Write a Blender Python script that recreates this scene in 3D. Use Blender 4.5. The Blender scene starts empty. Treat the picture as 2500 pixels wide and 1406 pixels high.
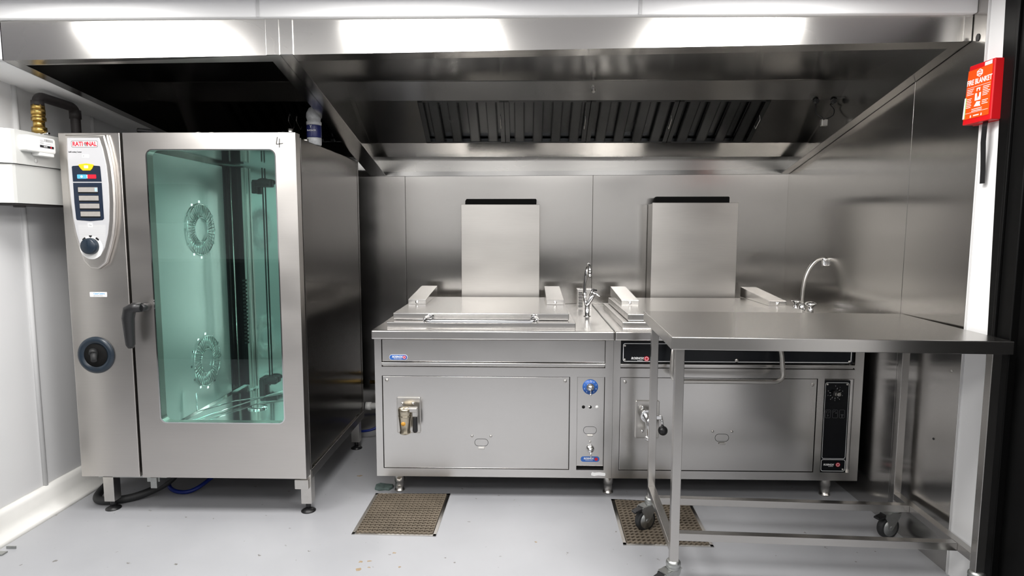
import bpy, bmesh, math, random
from mathutils import Vector, Matrix
random.seed(7)
C = bpy.context.scene.collection
sc = bpy.context.scene

# ------------------------------------------------------------------ camera
CAM = Vector((0, -3.946, 1.3521)); PITCH, YAW, ROLL, FPX = .0983, .0217, .0018, 1485.97
cy, sy, cp, sp = math.cos(YAW), math.sin(YAW), math.cos(PITCH), math.sin(PITCH)
fwd = Vector((-sy*cp, cy*cp, -sp)); rgt = Vector((cy, sy, 0)); up = rgt.cross(fwd)
r2 = math.cos(ROLL)*rgt + math.sin(ROLL)*up; u2 = -math.sin(ROLL)*rgt + math.cos(ROLL)*up
cd = bpy.data.cameras.new('camera'); cam = bpy.data.objects.new('camera', cd); C.objects.link(cam)
m = Matrix((r2, u2, -fwd)).transposed().to_4x4(); m.translation = CAM; cam.matrix_world = m
cd.sensor_width = 36; cd.lens = FPX*36/2500; cd.clip_start = .02; cd.clip_end = 50
sc.camera = cam

# ------------------------------------------------------------------ world, lights, exposure
w = bpy.data.worlds.new('world'); sc.world = w; w.use_nodes = True
w.node_tree.nodes['Background'].inputs[0].default_value = (.8, .85, 1, 1)
w.node_tree.nodes['Background'].inputs[1].default_value = .0
sc.view_settings.view_transform = 'Standard'; sc.view_settings.look = 'None'
sc.view_settings.gamma = 1; sc.view_settings.use_curve_mapping = False
sc.view_settings.exposure = 0.22
CEIL = 2.215
def ceiling_lamp(x, y, sx, sy_, power, col=(1, .985, .96)):
    l = bpy.data.lights.new('lamp_panel', 'AREA'); l.shape = 'RECTANGLE'; l.size = sx; l.size_y = sy_
    l.energy = power; l.color = col
    o = bpy.data.objects.new('ceiling_light', l); o.location = (x, y, CEIL-.012); C.objects.link(o)
    return o
for lx, sx in ((-1.66, .50), (-.46, .62), (.86, .56)): ceiling_lamp(lx, -2.07, sx, .6, 22)
for lx in (-1.7, -.4, 1.0): ceiling_lamp(lx, -3.5, .8, .6, 14)
for lx in (-1.8, .3): ceiling_lamp(lx, -4.75, 1.0, .6, 9)

# ------------------------------------------------------------------ materials
def nt(name):
    m = bpy.data.materials.new(name); m.use_nodes = True
    return m, m.node_tree, m.node_tree.nodes['Principled BSDF']
def simple(name, col, rough=.5, metal=0, spec=.5, noise=0, nscale=30, coat=0, bump=0):
    m, t, b = nt(name)
    b.inputs['Base Color'].default_value = (*col, 1); b.inputs['Roughness'].default_value = rough
    b.inputs['Metallic'].default_value = metal; b.inputs['Specular IOR Level'].default_value = spec
    b.inputs['Coat Weight'].default_value = coat
    if noise or bump:
        tc = t.nodes.new('ShaderNodeTexCoord'); n = t.nodes.new('ShaderNodeTexNoise'); n.inputs['Scale'].default_value = nscale
        n.inputs['Detail'].default_value = 6
        t.links.new(tc.outputs['Object'], n.inputs['Vector'])
        if noise:
            mx = t.nodes.new('ShaderNodeMix'); mx.data_type = 'RGBA'
            mx.inputs['A'].default_value = (*[c*(1-noise) for c in col], 1); mx.inputs['B'].default_value = (*[min(1, c*(1+noise)) for c in col], 1)
            t.links.new(n.outputs['Fac'], mx.inputs['Factor']); t.links.new(mx.outputs['Result'], b.inputs['Base Color'])
        if bump:
            bp = t.nodes.new('ShaderNodeBump'); bp.inputs['Strength'].default_value = bump; bp.inputs['Distance'].default_value = .002
            t.links.new(n.outputs['Fac'], bp.inputs['Height']); t.links.new(bp.outputs['Normal'], b.inputs['Normal'])
    return m
def steel(name, col=(.60, .585, .565), rough=.3, aniso=.6, var=.07, smear=.02, wave=0, grain=(1.5, 1.5, 60), upright=False):
    """brushed stainless steel; the grain runs sideways, so reflections are drawn out up and down"""
    m, t, b = nt(name); N = t.nodes.new; L = t.links.new
    b.inputs['Metallic'].default_value = 1
    tc = N('ShaderNodeTexCoord'); mp = N('ShaderNodeMapping'); mp.inputs['Scale'].default_value = grain
    n = N('ShaderNodeTexNoise'); n.inputs['Scale'].default_value = 6; n.inputs['Detail'].default_value = 5
    L(tc.outputs['Object'], mp.inputs['Vector']); L(mp.outputs['Vector'], n.inputs['Vector'])
    n2 = N('ShaderNodeTexNoise'); n2.inputs['Scale'].default_value = 2.6; n2.inputs['Detail'].default_value = 1.5
    mp2 = N('ShaderNodeMapping'); mp2.inputs['Scale'].default_value = (1, 1, 2.2)
    L(tc.outputs['Object'], mp2.inputs['Vector']); L(mp2.outputs['Vector'], n2.inputs['Vector'])
    mx = N('ShaderNodeMix'); mx.data_type = 'RGBA'
    mx.inputs['A'].default_value = (*[c*(1-var) for c in col], 1); mx.inputs['B'].default_value = (*[min(1, c*(1+var)) for c in col], 1)
    add = N('ShaderNodeMath'); add.operation = 'MULTIPLY_ADD'; add.inputs[1].default_value = .5
    L(n.outputs['Fac'], add.inputs[0])
    h = N('ShaderNodeMath'); h.operation = 'MULTIPLY'; h.inputs[1].default_value = .5; L(n2.outputs['Fac'], h.inputs[0]); L(h.outputs[0], add.inputs[2])
    L(add.outputs[0], mx.inputs['Factor']); L(mx.outputs['Result'], b.inputs['Base Color'])
    mr = N('ShaderNodeMapRange'); mr.inputs['From Min'].default_value = .3; mr.inputs['From Max'].default_value = .7
    mr.inputs['To Min'].default_value = rough-smear; mr.inputs['To Max'].default_value = rough+smear
    L(n2.outputs['Fac'], mr.inputs['Value']); L(mr.outputs['Result'], b.inputs['Roughness'])
    b.inputs['Anisotropic'].default_value = aniso
    tg = N('ShaderNodeCombineXYZ'); tg.inputs[1].default_value = .3; tg.inputs[2].default_value = 1
    if upright: tg.inputs[0].default_value = 1; tg.inputs[1].default_value = 1; tg.inputs[2].default_value = 0   # grain runs up: reflections drawn out sideways
    L(tg.outputs[0], b.inputs['Tangent'])
    if wave:
        n3 = N('ShaderNodeTexNoise'); n3.inputs['Scale'].default_value = 1.6; n3.inputs['Detail'].default_value = 1
        L(mp2.outputs['Vector'], n3.inputs['Vector'])
        bp = N('ShaderNodeBump'); bp.inputs['Strength'].default_value = wave; bp.inputs['Distance'].default_value = .01
        L(n3.outputs['Fac'], bp.inputs['Height']); L(bp.outputs['Normal'], b.inputs['Normal'])
    return m
M = {}
M['steel'] = steel('brushed_steel', (.68, .665, .645), .235, .5)
M['steel_oven'] = steel('oven_steel', (.68, .65, .62), .33, .5, .06, .04)
M['steel_side_shaded'] = steel('shaded_side_steel', (.22, .21, .20), .2, .7, .08, .02, upright=True)  # base colour darkened to stand for the dark surroundings it mirrors
M['steel_hood'] = steel('hood_steel', (.66, .645, .62), .27, .55, .06, .01)
M['steel_hood_shaded'] = steel('canopy_shaded_steel', (.42, .415, .405), .2, .5, .12, .02)  # darker copy of the hood steel: canopy shade put into the colour
M['steel_wall'] = steel('wall_cladding_steel', (.54, .525, .505), .2, .8, .06, .02, upright=True)
M['steel_filter'] = steel('filter_steel', (.20, .205, .21), .25, .3, .15, .03)
M['steel_table'] = steel('table_steel', (.50, .485, .465), .25, .6, .08, .01)
M['steel_inner'] = steel('cavity_steel', (.82, .83, .82), .32, .2, .03, .02)
M['steel_inner'].node_tree.nodes['Principled BSDF'].inputs['Metallic'].default_value = .75
M['cavity_mirror'] = steel('cavity_mirror_steel', (.80, .80, .79), .12, .2, .02, .01)
M['steel_flue'] = steel('flue_steel', (.56, .54, .515), .34, .4, .12, .03)
M['groove'] = simple('groove', (.05, .05, .05), .6)
M['chrome'] = simple('chrome', (.8, .8, .8), .08, 1)
M['satin'] = simple('satin_metal', (.62, .60, .57), .28, 1, noise=.1)
M['zinc'] = simple('zinc_plate', (.42, .43, .42), .4, 1, noise=.2, nscale=60)
M['nickel'] = simple('worn_nickel', (.55, .49, .38), .28, 1, noise=.25, nscale=50)
M['brass'] = simple('brass', (.62, .42, .13), .3, 1, noise=.35, nscale=70)
M['white_wall'] = simple('white_wall_panel', (.72, .72, .725), .32, noise=.02, nscale=3)
M['dark_room'] = simple('grey_room_wall', (.25, .25, .25), .5)
M['dark_counter'] = simple('dark_counter', (.06, .06, .06), .5)
M['white_paint'] = simple('white_paint', (.88, .88, .88), .55)
M['ceiling'] = simple('ceiling_paint', (.8, .79, .82), .5)
M['grey_enamel'] = simple('grey_enamel', (.52, .52, .505), .5, noise=.02)
M['white_plastic'] = simple('white_plastic', (.82, .82, .80), .35)
M['black'] = simple('black_plastic', (.012, .012, .013), .38)
M['black_matt'] = simple('black_matt', (.006, .006, .006), .75, spec=.2)
M['black_gloss'] = simple('black_fascia', (.006, .007, .009), .25, spec=.3)
M['black_door'] = simple('black_door_paint', (.002, .002, .002), .45, spec=.2, noise=.3, nscale=20)
M['rubber'] = simple('rubber', (.02, .021, .022), .6)
M['grey_rubber'] = simple('grey_rubber', (.16, .16, .165), .6)
M['dark_pipe'] = simple('dark_pipe', (.035, .03, .03), .55, noise=.3, nscale=40)
M['navy'] = simple('navy_plastic', (.008, .016, .035), .35)
M['navy_knob'] = simple('navy_knob', (.012, .022, .035), .33)
M['faceplate'] = simple('pale_grey_plate', (.62, .62, .64), .35, metal=.3)
M['yellow'] = simple('yellow', (.9, .5, .01), .4)
M['blue'] = simple('pale_blue', (.1, .42, .75), .4)
M['badge_blue'] = simple('badge_blue', (.03, .12, .42), .35)
M['red'] = simple('red', (.55, .01, .03), .4)
M['red_case'] = simple('red_case', (.62, .008, .012), .33)
M['orange'] = simple('orange_label', (.85, .08, .005), .4)
M['amber'] = simple('amber_dot', (.6, .3, .04), .4)
M['white'] = simple('white_print', (.85, .85, .85), .5)
M['grey_print'] = simple('grey_print', (.25, .25, .25), .5)
M['lcd'] = simple('lcd', (.34, .32, .30), .2, noise=.12, nscale=60)
M['lcd_blue'] = simple('lcd_blue', (.4, .55, .8), .3)
M['green'] = simple('green_print', (.3, .55, .1), .5)
M['skirting'] = simple('skirting', (.74, .73, .70), .35, noise=.03)
M['joint'] = simple('joint_strip', (.66, .66, .66), .3)
M['blue_hose'] = simple('blue_hose', (.005, .02, .2), .4)
M['rag'] = simple('grey_green_mortar', (.10, .14, .13), .8, noise=.6, nscale=60)
M['tile'] = simple('dirty_grate', (.17, .14, .105), .6, metal=.0, noise=.45, nscale=9)
M['pit'] = simple('drain_pit', (.05, .038, .026), .8)
M['water_blue'] = simple('blue_label', (.01, .015, .10), .35)
M['clear_plastic'] = simple('frosted_plastic', (.45, .46, .47), .3, noise=.3, nscale=80)
M['pencil'] = simple('pencil_mark', (.09, .085, .08), .6)
M['cloth_white'] = simple('wire_white', (.7, .7, .7), .4)
# tinted oven glass: see-through with a plain surface reflection
gm = bpy.data.materials.new('teal_glass'); gm.use_nodes = True; t = gm.node_tree; t.nodes.clear()
out = t.nodes.new('ShaderNodeOutputMaterial'); tr = t.nodes.new('ShaderNodeBsdfTransparent'); gl = t.nodes.new('ShaderNodeBsdfGlossy')
fr = t.nodes.new('ShaderNodeLayerWeight'); pw = t.nodes.new('ShaderNodeMath'); pw.operation = 'POWER'; pw.inputs[1].default_value = 4; ma = t.nodes.new('ShaderNodeMath'); ma.operation = 'MULTIPLY_ADD'; ma.inputs[1].default_value = .7; ma.inputs[2].default_value = .065; t.links.new(fr.outputs['Facing'], pw.inputs[0]); t.links.new(pw.outputs[0], ma.inputs[0]); mx = t.nodes.new('ShaderNodeMixShader')
tr.inputs[0].default_value = (.745, .925, .885, 1); gl.inputs['Roughness'].default_value = .01
t.links.new(ma.outputs[0], mx.inputs[0]); t.links.new(tr.outputs[0], mx.inputs[1]); t.links.new(gl.outputs[0], mx.inputs[2]); t.links.new(mx.outputs[0], out.inputs[0])
M['glass'] = gm
# painted floor with scuffs and bare spots
m, t, b = nt('painted_floor'); N = t.nodes.new; L = t.links.new
tc = N('ShaderNodeTexCoord')
n = N('ShaderNodeTexNoise'); n.inputs['Scale'].default_value = 2.2; n.inputs['Detail'].default_value = 5; L(tc.outputs['Object'], n.inputs['Vector'])
cr = N('ShaderNodeValToRGB'); cr.color_ramp.elements[0].position = .3; cr.color_ramp.elements[0].color = (.38, .385, .405, 1)
cr.color_ramp.elements[1].position = .7; cr.color_ramp.elements[1].color = (.43, .435, .455, 1); L(n.outputs['Fac'], cr.inputs['Fac'])
n2 = N('ShaderNodeTexNoise'); n2.inputs['Scale'].default_value = 26; n2.inputs['Detail'].default_value = 3; L(tc.outputs['Object'], n2.inputs['Vector'])
r2n = N('ShaderNodeValToRGB'); r2n.color_ramp.elements[0].position = .70; r2n.color_ramp.elements[1].position = .74; L(n2.outputs['Fac'], r2n.inputs['Fac'])
mx1 = N('ShaderNodeMix'); mx1.data_type = 'RGBA'; mx1.inputs['B'].default_value = (.2, .19, .18, 1)
L(r2n.outputs['Color'], mx1.inputs['Factor']); L(cr.outputs['Color'], mx1.inputs['A']); L(mx1.outputs['Result'], b.inputs['Base Color'])
rr = N('ShaderNodeMapRange'); rr.inputs['To Min'].default_value = .28; rr.inputs['To Max'].default_value = .48; L(n.outputs['Fac'], rr.inputs['Value']); L(rr.outputs['Result'], b.inputs['Roughness'])
bp = N('ShaderNodeBump'); bp.inputs['Strength'].default_value = .15; bp.inputs['Distance'].default_value = .003; L(n.outputs['Fac'], bp.inputs['Height']); L(bp.outputs['Normal'], b.inputs['Normal'])
M['floor'] = m

# ------------------------------------------------------------------ mesh helpers
def V(*a): return Vector(a)
class MB:
    def __init__(s): s.bm = bmesh.new()
    def box(s, x0, x1, y0, y1, z0, z1, bev=0, seg=2):
        t = bmesh.new(); bmesh.ops.create_cube(t, size=1)
        for v in t.verts: v.co = V((x0+x1)/2+v.co.x*(x1-x0), (y0+y1)/2+v.co.y*(y1-y0), (z0+z1)/2+v.co.z*(z1-z0))
        if bev: bmesh.ops.bevel(t, geom=t.edges[:], offset=bev, segments=seg, affect='EDGES', profile=.5)
        return s.merge(t)
    def merge(s, t, mat=None):
        if mat: bmesh.ops.transform(t, matrix=mat, verts=t.verts)
        me = bpy.data.meshes.new('tmp'); t.to_mesh(me); t.free(); s.bm.from_mesh(me); bpy.data.meshes.remove(me); return s
    def hexa(s, p, bev=0):
        """8 points: bottom ring 4 then top ring 4"""
        t = bmesh.new(); v = [t.verts.new(q) for q in p]
        for f in ((3, 2, 1, 0), (4, 5, 6, 7), (0, 1, 5, 4), (1, 2, 6, 5), (2, 3, 7, 6), (3, 0, 4, 7)): t.faces.new([v[i] for i in f])
        bmesh.ops.recalc_face_normals(t, faces=t.faces)
        if bev: bmesh.ops.bevel(t, geom=t.edges[:], offset=bev, segments=2, affect='EDGES', profile=.5)
        return s.merge(t)
    def slab(s, q, th, bev=0):
        """quad of 4 points thickened by th along its normal"""
        q = [Vector(a) for a in q]; n = (q[1]-q[0]).cross(q[3]-q[0]).normalized()*th
        return s.hexa(q+[a+n for a in q], bev)
    def cyl(s, a, b_, r, r2_=None, seg=24, cap=True):
        a, b_ = Vector(a), Vector(b_); d = b_-a; t = bmesh.new()
        bmesh.ops.create_cone(t, cap_ends=cap, segments=seg, radius1=r, radius2=r if r2_ is None else r2_, depth=d.length)
        for f in t.faces: f.smooth = len(f.verts) == 4
        return s.merge(t, Matrix.Translation((a+b_)/2) @ d.to_track_quat('Z', 'Y').to_matrix().to_4x4())
    def ball(s, c, r, sc_=(1, 1, 1), seg=16):
        t = bmesh.new(); bmesh.ops.create_uvsphere(t, u_segments=seg, v_segments=seg//2+2, radius=r)
        for f in t.faces: f.smooth = True
        return s.merge(t, Matrix.Translation(Vector(c)) @ Matrix.Diagonal((*sc_, 1)))
    def tube(s, pts, r, seg=12, rs=None, cap=True):
        pts = [Vector(p) for p in pts]; t = bmesh.new(); rings = []; n = len(pts); prev = None
        for i, p in enumerate(pts):
            d = (pts[min(i+1, n-1)]-pts[max(i-1, 0)]).normalized()
            if prev is None:
                a = d.orthogonal().normalized()
            else:
                a = (prev-d*prev.dot(d)).normalized()
            prev = a; b2 = d.cross(a); rad = rs[i] if rs else r
            rings.append([t.verts.new(p+(a*math.cos(k*2*math.pi/seg)+b2*math.sin(k*2*math.pi/seg))*rad) for k in range(seg)])
        for i in range(n-1):
            for k in range(seg):
                f = t.faces.new((rings[i][k], rings[i][(k+1) % seg], rings[i+1][(k+1) % seg], rings[i+1][k])); f.smooth = True
        if cap: t.faces.new(rings[0][::-1]); t.faces.new(rings[-1])
        bmesh.ops.recalc_face_normals(t, faces=t.faces)
        return s.merge(t)
    def lathe(s, prof, base, axis=(0, 0, 1), seg=28):
        t = bmesh.new(); rings = []
        for r, h in prof:
            rings.append([t.verts.new((r*math.cos(k*2*math.pi/seg), r*math.sin(k*2*math.pi/seg), h)) for k in range(seg)])
        for i in range(len(rings)-1):
            for k in range(seg):
                f = t.faces.new((rings[i][k], rings[i][(k+1) % seg], rings[i+1][(k+1) % seg], rings[i+1][k])); f.smooth = True
        t.faces.new(rings[0][::-1]); t.faces.new(rings[-1])
        bmesh.ops.recalc_face_normals(t, faces=t.faces)
        return s.merge(t, Matrix.Translation(Vector(base)) @ Vector(axis).to_track_quat('Z', 'Y').to_matrix().to_4x4())
    def prism(s, pts, o, u, v, th, bev=0, smooth=False):
        """2D outline in plane (o,u,v), extruded by th along u x v"""
        o, u, v = Vector(o), Vector(u), Vector(v); n = u.cross(v).normalized(); t = bmesh.new()
        A = [t.verts.new(o+u*a+v*b_) for a, b_ in pts]; B = [t.verts.new(o+u*a+v*b_+n*th) for a, b_ in pts]; k = len(pts)
        t.faces.new(A[::-1]); top = t.faces.new(B)
        for i in range(k): 
            f = t.faces.new((A[i], A[(i+1) % k], B[(i+1) % k], B[i])); f.smooth = smooth
        bmesh.ops.recalc_face_normals(t, faces=t.faces)
        if bev: bmesh.ops.bevel(t, geom=list(top.edges), offset=bev, segments=3, affect='EDGES', profile=.5)
        return s.merge(t)
    def ring(s, outer, inner, o, u, v, th):
        """frame between two outlines with the same number of points"""
        o, u, v = Vector(o), Vector(u), Vector(v); n = u.cross(v).normalized(); t = bmesh.new(); k = len(outer)
        g = lambda pts, d: [t.verts.new(o+u*a+v*b_+n*d) for a, b_ in pts]
        a0, a1, b0, b1 = g(outer, 0), g(outer, th), g(inner, 0), g(inner, th)
        for i in range(k):
            j = (i+1) % k
            t.faces.new((a1[i], a1[j], b1[j], b1[i])); t.faces.new((a0[j], a0[i], b0[i], b0[j]))
            t.faces.new((a0[i], a0[j], a1[j], a1[i])); t.faces.new((b0[j], b0[i], b1[i], b1[j]))
        bmesh.ops.recalc_face_normals(t, faces=t.faces)
        return s.merge(t)
X, Yv, Z = V(1, 0, 0), V(0, 1, 0), V(0, 0, 1)
def rrect(x0, x1, y0, y1, r, n=6):
    p = []
    for cx, cy_, a in ((x1-r, y0+r, -90), (x1-r, y1-r, 0), (x0+r, y1-r, 90), (x0+r, y0+r, 180)):
        for k in range(n+1): q = math.radians(a+90*k/n); p.append((cx+r*math.cos(q), cy_+r*math.sin(q)))
    return p
def spline(pts, n=10):
    """smooth curve through points"""
    P = [Vector(p) for p in pts]; P = [2*P[0]-P[1]]+P+[2*P[-1]-P[-2]]; o = []
    for i in range(1, len(P)-2):
        for k in range(n):
            t_ = k/n; a, b_, c, d = P[i-1:i+3]
            o.append(.5*((2*b_)+(c-a)*t_+(2*a-5*b_+4*c-d)*t_*t_+(3*b_-a-3*c+d)*t_**3))
    o.append(P[-2]); return o
def fillet(pts, r, n=6):
    P = [Vector(p) for p in pts]; o = [P[0]]
    for i in range(1, len(P)-1):
        a, b_, c = P[i-1], P[i], P[i+1]; d1 = (a-b_).normalized(); d2 = (c-b_).normalized()
        s_, e = b_+d1*r, b_+d2*r
        for k in range(n+1): t_ = k/n; o.append((1-t_)**2*s_+2*t_*(1-t_)*b_+t_*t_*e)
    o.append(P[-1]); return o
def wpos(o):
    p = Vector((0, 0, 0))
    while o is not None: p += o.location; o = o.parent
    return p
def part(name, mb, mat, parent=None, label=None, local=False):
    bm = mb.bm if isinstance(mb, MB) else mb
    me = bpy.data.meshes.new(name)
    if parent is not None and not local:
        bmesh.ops.translate(bm, verts=bm.verts, vec=-wpos(parent))
    bm.to_mesh(me); bm.free(); me.materials.append(M[mat])
    o = bpy.data.objects.new(name, me); C.objects.link(o); o.parent = parent
    if label: o['label'] = label
    return o
def thing(name, label, cat, loc, group=None, rz=0):
    o = bpy.data.objects.new(name, None); C.objects.link(o); o.location = loc; o.rotation_euler.z = rz; o.empty_display_size = .1
    o['label'] = label; o['category'] = cat
    if group: o['group'] = group
    return o
def tag(o, label, cat, group=None):
    o['label'] = label; o['category'] = cat
    if group: o['group'] = group
    return o
def struct(name, mb, mat):
    o = part(name, mb, mat); o['kind'] = 'structure'; return o
def text(name, s, size, o, u, v, mat, parent, th=.0006, weight=0, shear=0, xs=1, label=None, align='CENTER'):
    """lettering as a thin solid mesh lying in the plane (o,u,v)"""
    c = bpy.data.curves.new('t', 'FONT'); c.body = s; c.size = size; c.extrude = th/2; c.offset = weight*size; c.shear = shear
    c.align_x = align; c.align_y = 'CENTER'; c.resolution_u = 3
    ob = bpy.data.objects.new('t', c); C.objects.link(ob); dg = bpy.context.evaluated_depsgraph_get(); dg.update()
    me = bpy.data.meshes.new_from_object(ob.evaluated_get(dg)); bpy.data.objects.remove(ob); bpy.data.curves.remove(c)
    u, v = Vector(u).normalized(), Vector(v).normalized(); n = u.cross(v)
    mt = Matrix((u*xs, v, n)).transposed().to_4x4(); mt.translation = Vector(o)
    bm = bmesh.new(); bm.from_mesh(me); bpy.data.meshes.remove(me); bmesh.ops.transform(bm, matrix=mt, verts=bm.verts)
    bmesh.ops.recalc_face_normals(bm, faces=bm.faces)
    return part(name, bm, mat, parent, label)
def lines(rects, o, u, v, th=.0005):
    b = MB()
    for (x0, x1, y0, y1) in rects: b.prism([(x0, y0), (x1, y0), (x1, y1), (x0, y1)], o, u, v, th)
    return b

# ================================================================== SETTING
XL, XR = -2.285, 1.667
b = MB(); b.box(-4.2, 3.2, -5.4, .1, -.06, 0); struct('floor', b, 'floor')
b = MB(); b.box(-4.2, 3.2, -5.4, .1, CEIL, CEIL+.06); struct('ceiling', b, 'ceiling')
# back wall: three steel cladding sheets with fine joints
b = MB()
for x0, x1 in ((-2.29, -.776), (-.7735, .4295), (.432, 1.69)): b.box(x0, x1, 0, .05, 0, 2.3, .0008)
b.box(-2.4, 1.8, .02, .1, 0, 2.3)
struct('wall_back', b, 'steel_wall')
b = MB(); b.box(XL-.06, XL, -1.56, .1, 0, 2.3); b.box(-4.2, XL, -1.56, -1.50, 0, 2.3); struct('wall_left', b, 'white_wall')
b = MB(); b.box(-4.25, -4.2, -8, -1.5, 0, 2.3); struct('wall_far_left', b, 'dark_room')
b = MB(); b.box(-4.25, 3.25, -5.35, -5.3, 0, 2.3); struct('wall_front', b, 'white_wall')
b = MB(); b.box(-4.2, XR, -5.3, -4.65, 0, 1.0, .004); struct('unseen_counter', b, 'dark_counter')  # unseen dark counter behind the camera, added for the steel to reflect
b = MB(); b.box(-4.15, -3.56, -5.3, -5.0, 1.40, 1.81, .006); wu = tag(part('wall_unit', b, 'black'), 'dark wall unit mirrored in the upper left of the oven glass', 'wall unit')
b = MB(); b.ring(rrect(-4.05, -3.72, 1.60, 1.75, .01), rrect(-4.045, -3.725, 1.605, 1.745, .008), V(0, -5.0, 0), -X, Z, .001); part('outline', b, 'grey_print', wu)
# right wall: steel sheets, then a white painted end strip, then the black doorway, then white again
b = MB(); b.box(XR, XR+.05, -1.228, 0, 0, 2.3, .0008); b.box(XR, XR+.05, -1.622, -1.230, 0, 2.3, .0008); struct('wall_right', b, 'steel_wall')
b = MB(); b.box(XR-.001, XR+.05, -1.80, -1.6235, 0, 2.3, .001); struct('trim_1', b, 'white_paint')
b = MB(); b.box(XR-.005, XR-.001, -1.640, -1.634, 0, 2.3); struct('trim_2', b, 'joint')
b = MB(); b.hexa([V(XR-.012, -1.80, 0), V(XR+.06, -1.80, 0), V(XR+.06, -1.735-.053, 0), V(XR-.012, -1.735-.053, 0), V(XR-.012, -1.80, 2.3), V(XR+.06, -1.80, 2.3), V(XR+.06, -1.715, 2.3), V(XR-.012, -1.715, 2.3)])
b.box(XR-.012, XR+.06, -1.86, -1.795, 0, 2.3, .003); b.box(XR-.022, XR-.012, -1.800, -1.788, 0, 2.3, .002)
b.box(XR-.012, XR+.06, -2.86, -2.80, 0, 2.3, .003)
struct('door_frame', b, 'black_door')
b = MB(); b.box(XR+.012, XR+.05, -2.80, -1.86, .01, 2.3, .002); struct('door_1', b, 'black_door')
b = MB(); b.box(XR, XR+.05, -8, -2.86, 0, 2.3); struct('wall_right_front', b, 'white_wall')
# bulkhead above the canopy
b = MB(); b.box(XL, XR, -1.575, -1.50, 2.145, CEIL, .006); struct('trim_3', b, 'white_paint')
b = MB()
for x in (-1.02, .42): b.box(x, x+.012, -1.578, -1.574, 2.145, CEIL)
struct('trim_4', b, 'joint')
# white infill soffit between left wall and the canopy
b = MB(); b.slab([V(XL, -1.53, 2.012), V(-2.035, -1.53, 1.992), V(-2.035, -.02, 1.815), V(XL, -.02, 1.855)], .03)
b.box(XL, -2.035, -1.555, -1.53, 2.0, 2.16, .003)
struct('trim_5', b, 'white_paint')
# wall joint strips
b = MB(); b.tube([V(XL+.002, -1.2, .12), V(XL+.002, -1.21, 1.99)], .012); struct('trim_6', b, 'joint')
b = MB(); b.tube([V(XL+.002, -.72, .12), V(XL+.002, -.72, 1.93)], .010); struct('trim_7', b, 'joint')
b = MB(); b.box(XL-.06, XL+.045, -1.63, -1.555, 0, 2.3, .004); b.box(XL+.03, XL+.055, -1.64, -1.62, 0, 2.3, .003); struct('trim_8', b, 'white_paint')
# coved skirting on the left
b = MB(); prof = [(0, 0), (.075, 0), (.06, .012), (.035, .035), (.026, .06), (.026, .105), (.018, .125), (.006, .13), (0, .13)]
b.prism([(a, c) for a, c in prof], V(XL, -.02, 0), X, Z, 1.53, smooth=True); struct('baseboard_left', b, 'skirting')
b = MB(); b.box(XL+.06, XL+.13, -1.60, -1.57, 0, .006, .002); b.box(XL+.1, XL+.14, -1.545, -1.54, 0, .012); tag(part('threshold_plate', b, 'zinc'), 'small metal threshold plate on floor at the left wall corner', 'plate')

# bare scuffed patches in the floor paint
def patch(c, r, n=9):
    return [(c[0]+r*random.uniform(.35, 1.2)*math.cos(k*2*math.pi/n), c[1]+r*.7*random.uniform(.35, 1.2)*math.sin(k*2*math.pi/n)) for k in range(n)]
b = MB()
for c, r in (((-.666, -1.605), .014), ((-.632, -1.60), .013), ((-.543, -1.535), .010), ((-.655, -1.66), .017), ((-.50, -1.64), .009), ((-.77, -.72), .018), ((-.9, -.75), .016), ((-.62, -1.645), .009), ((.05, -1.43), .008)):
    b.prism(patch(c, r), V(0, 0, 0), X, Yv, .0006)
M['bare'] = simple('bare_floor_spots', (.36, .27, .17), .7, noise=.4, nscale=60)
struct('floor_patch', b, 'bare')

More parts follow.
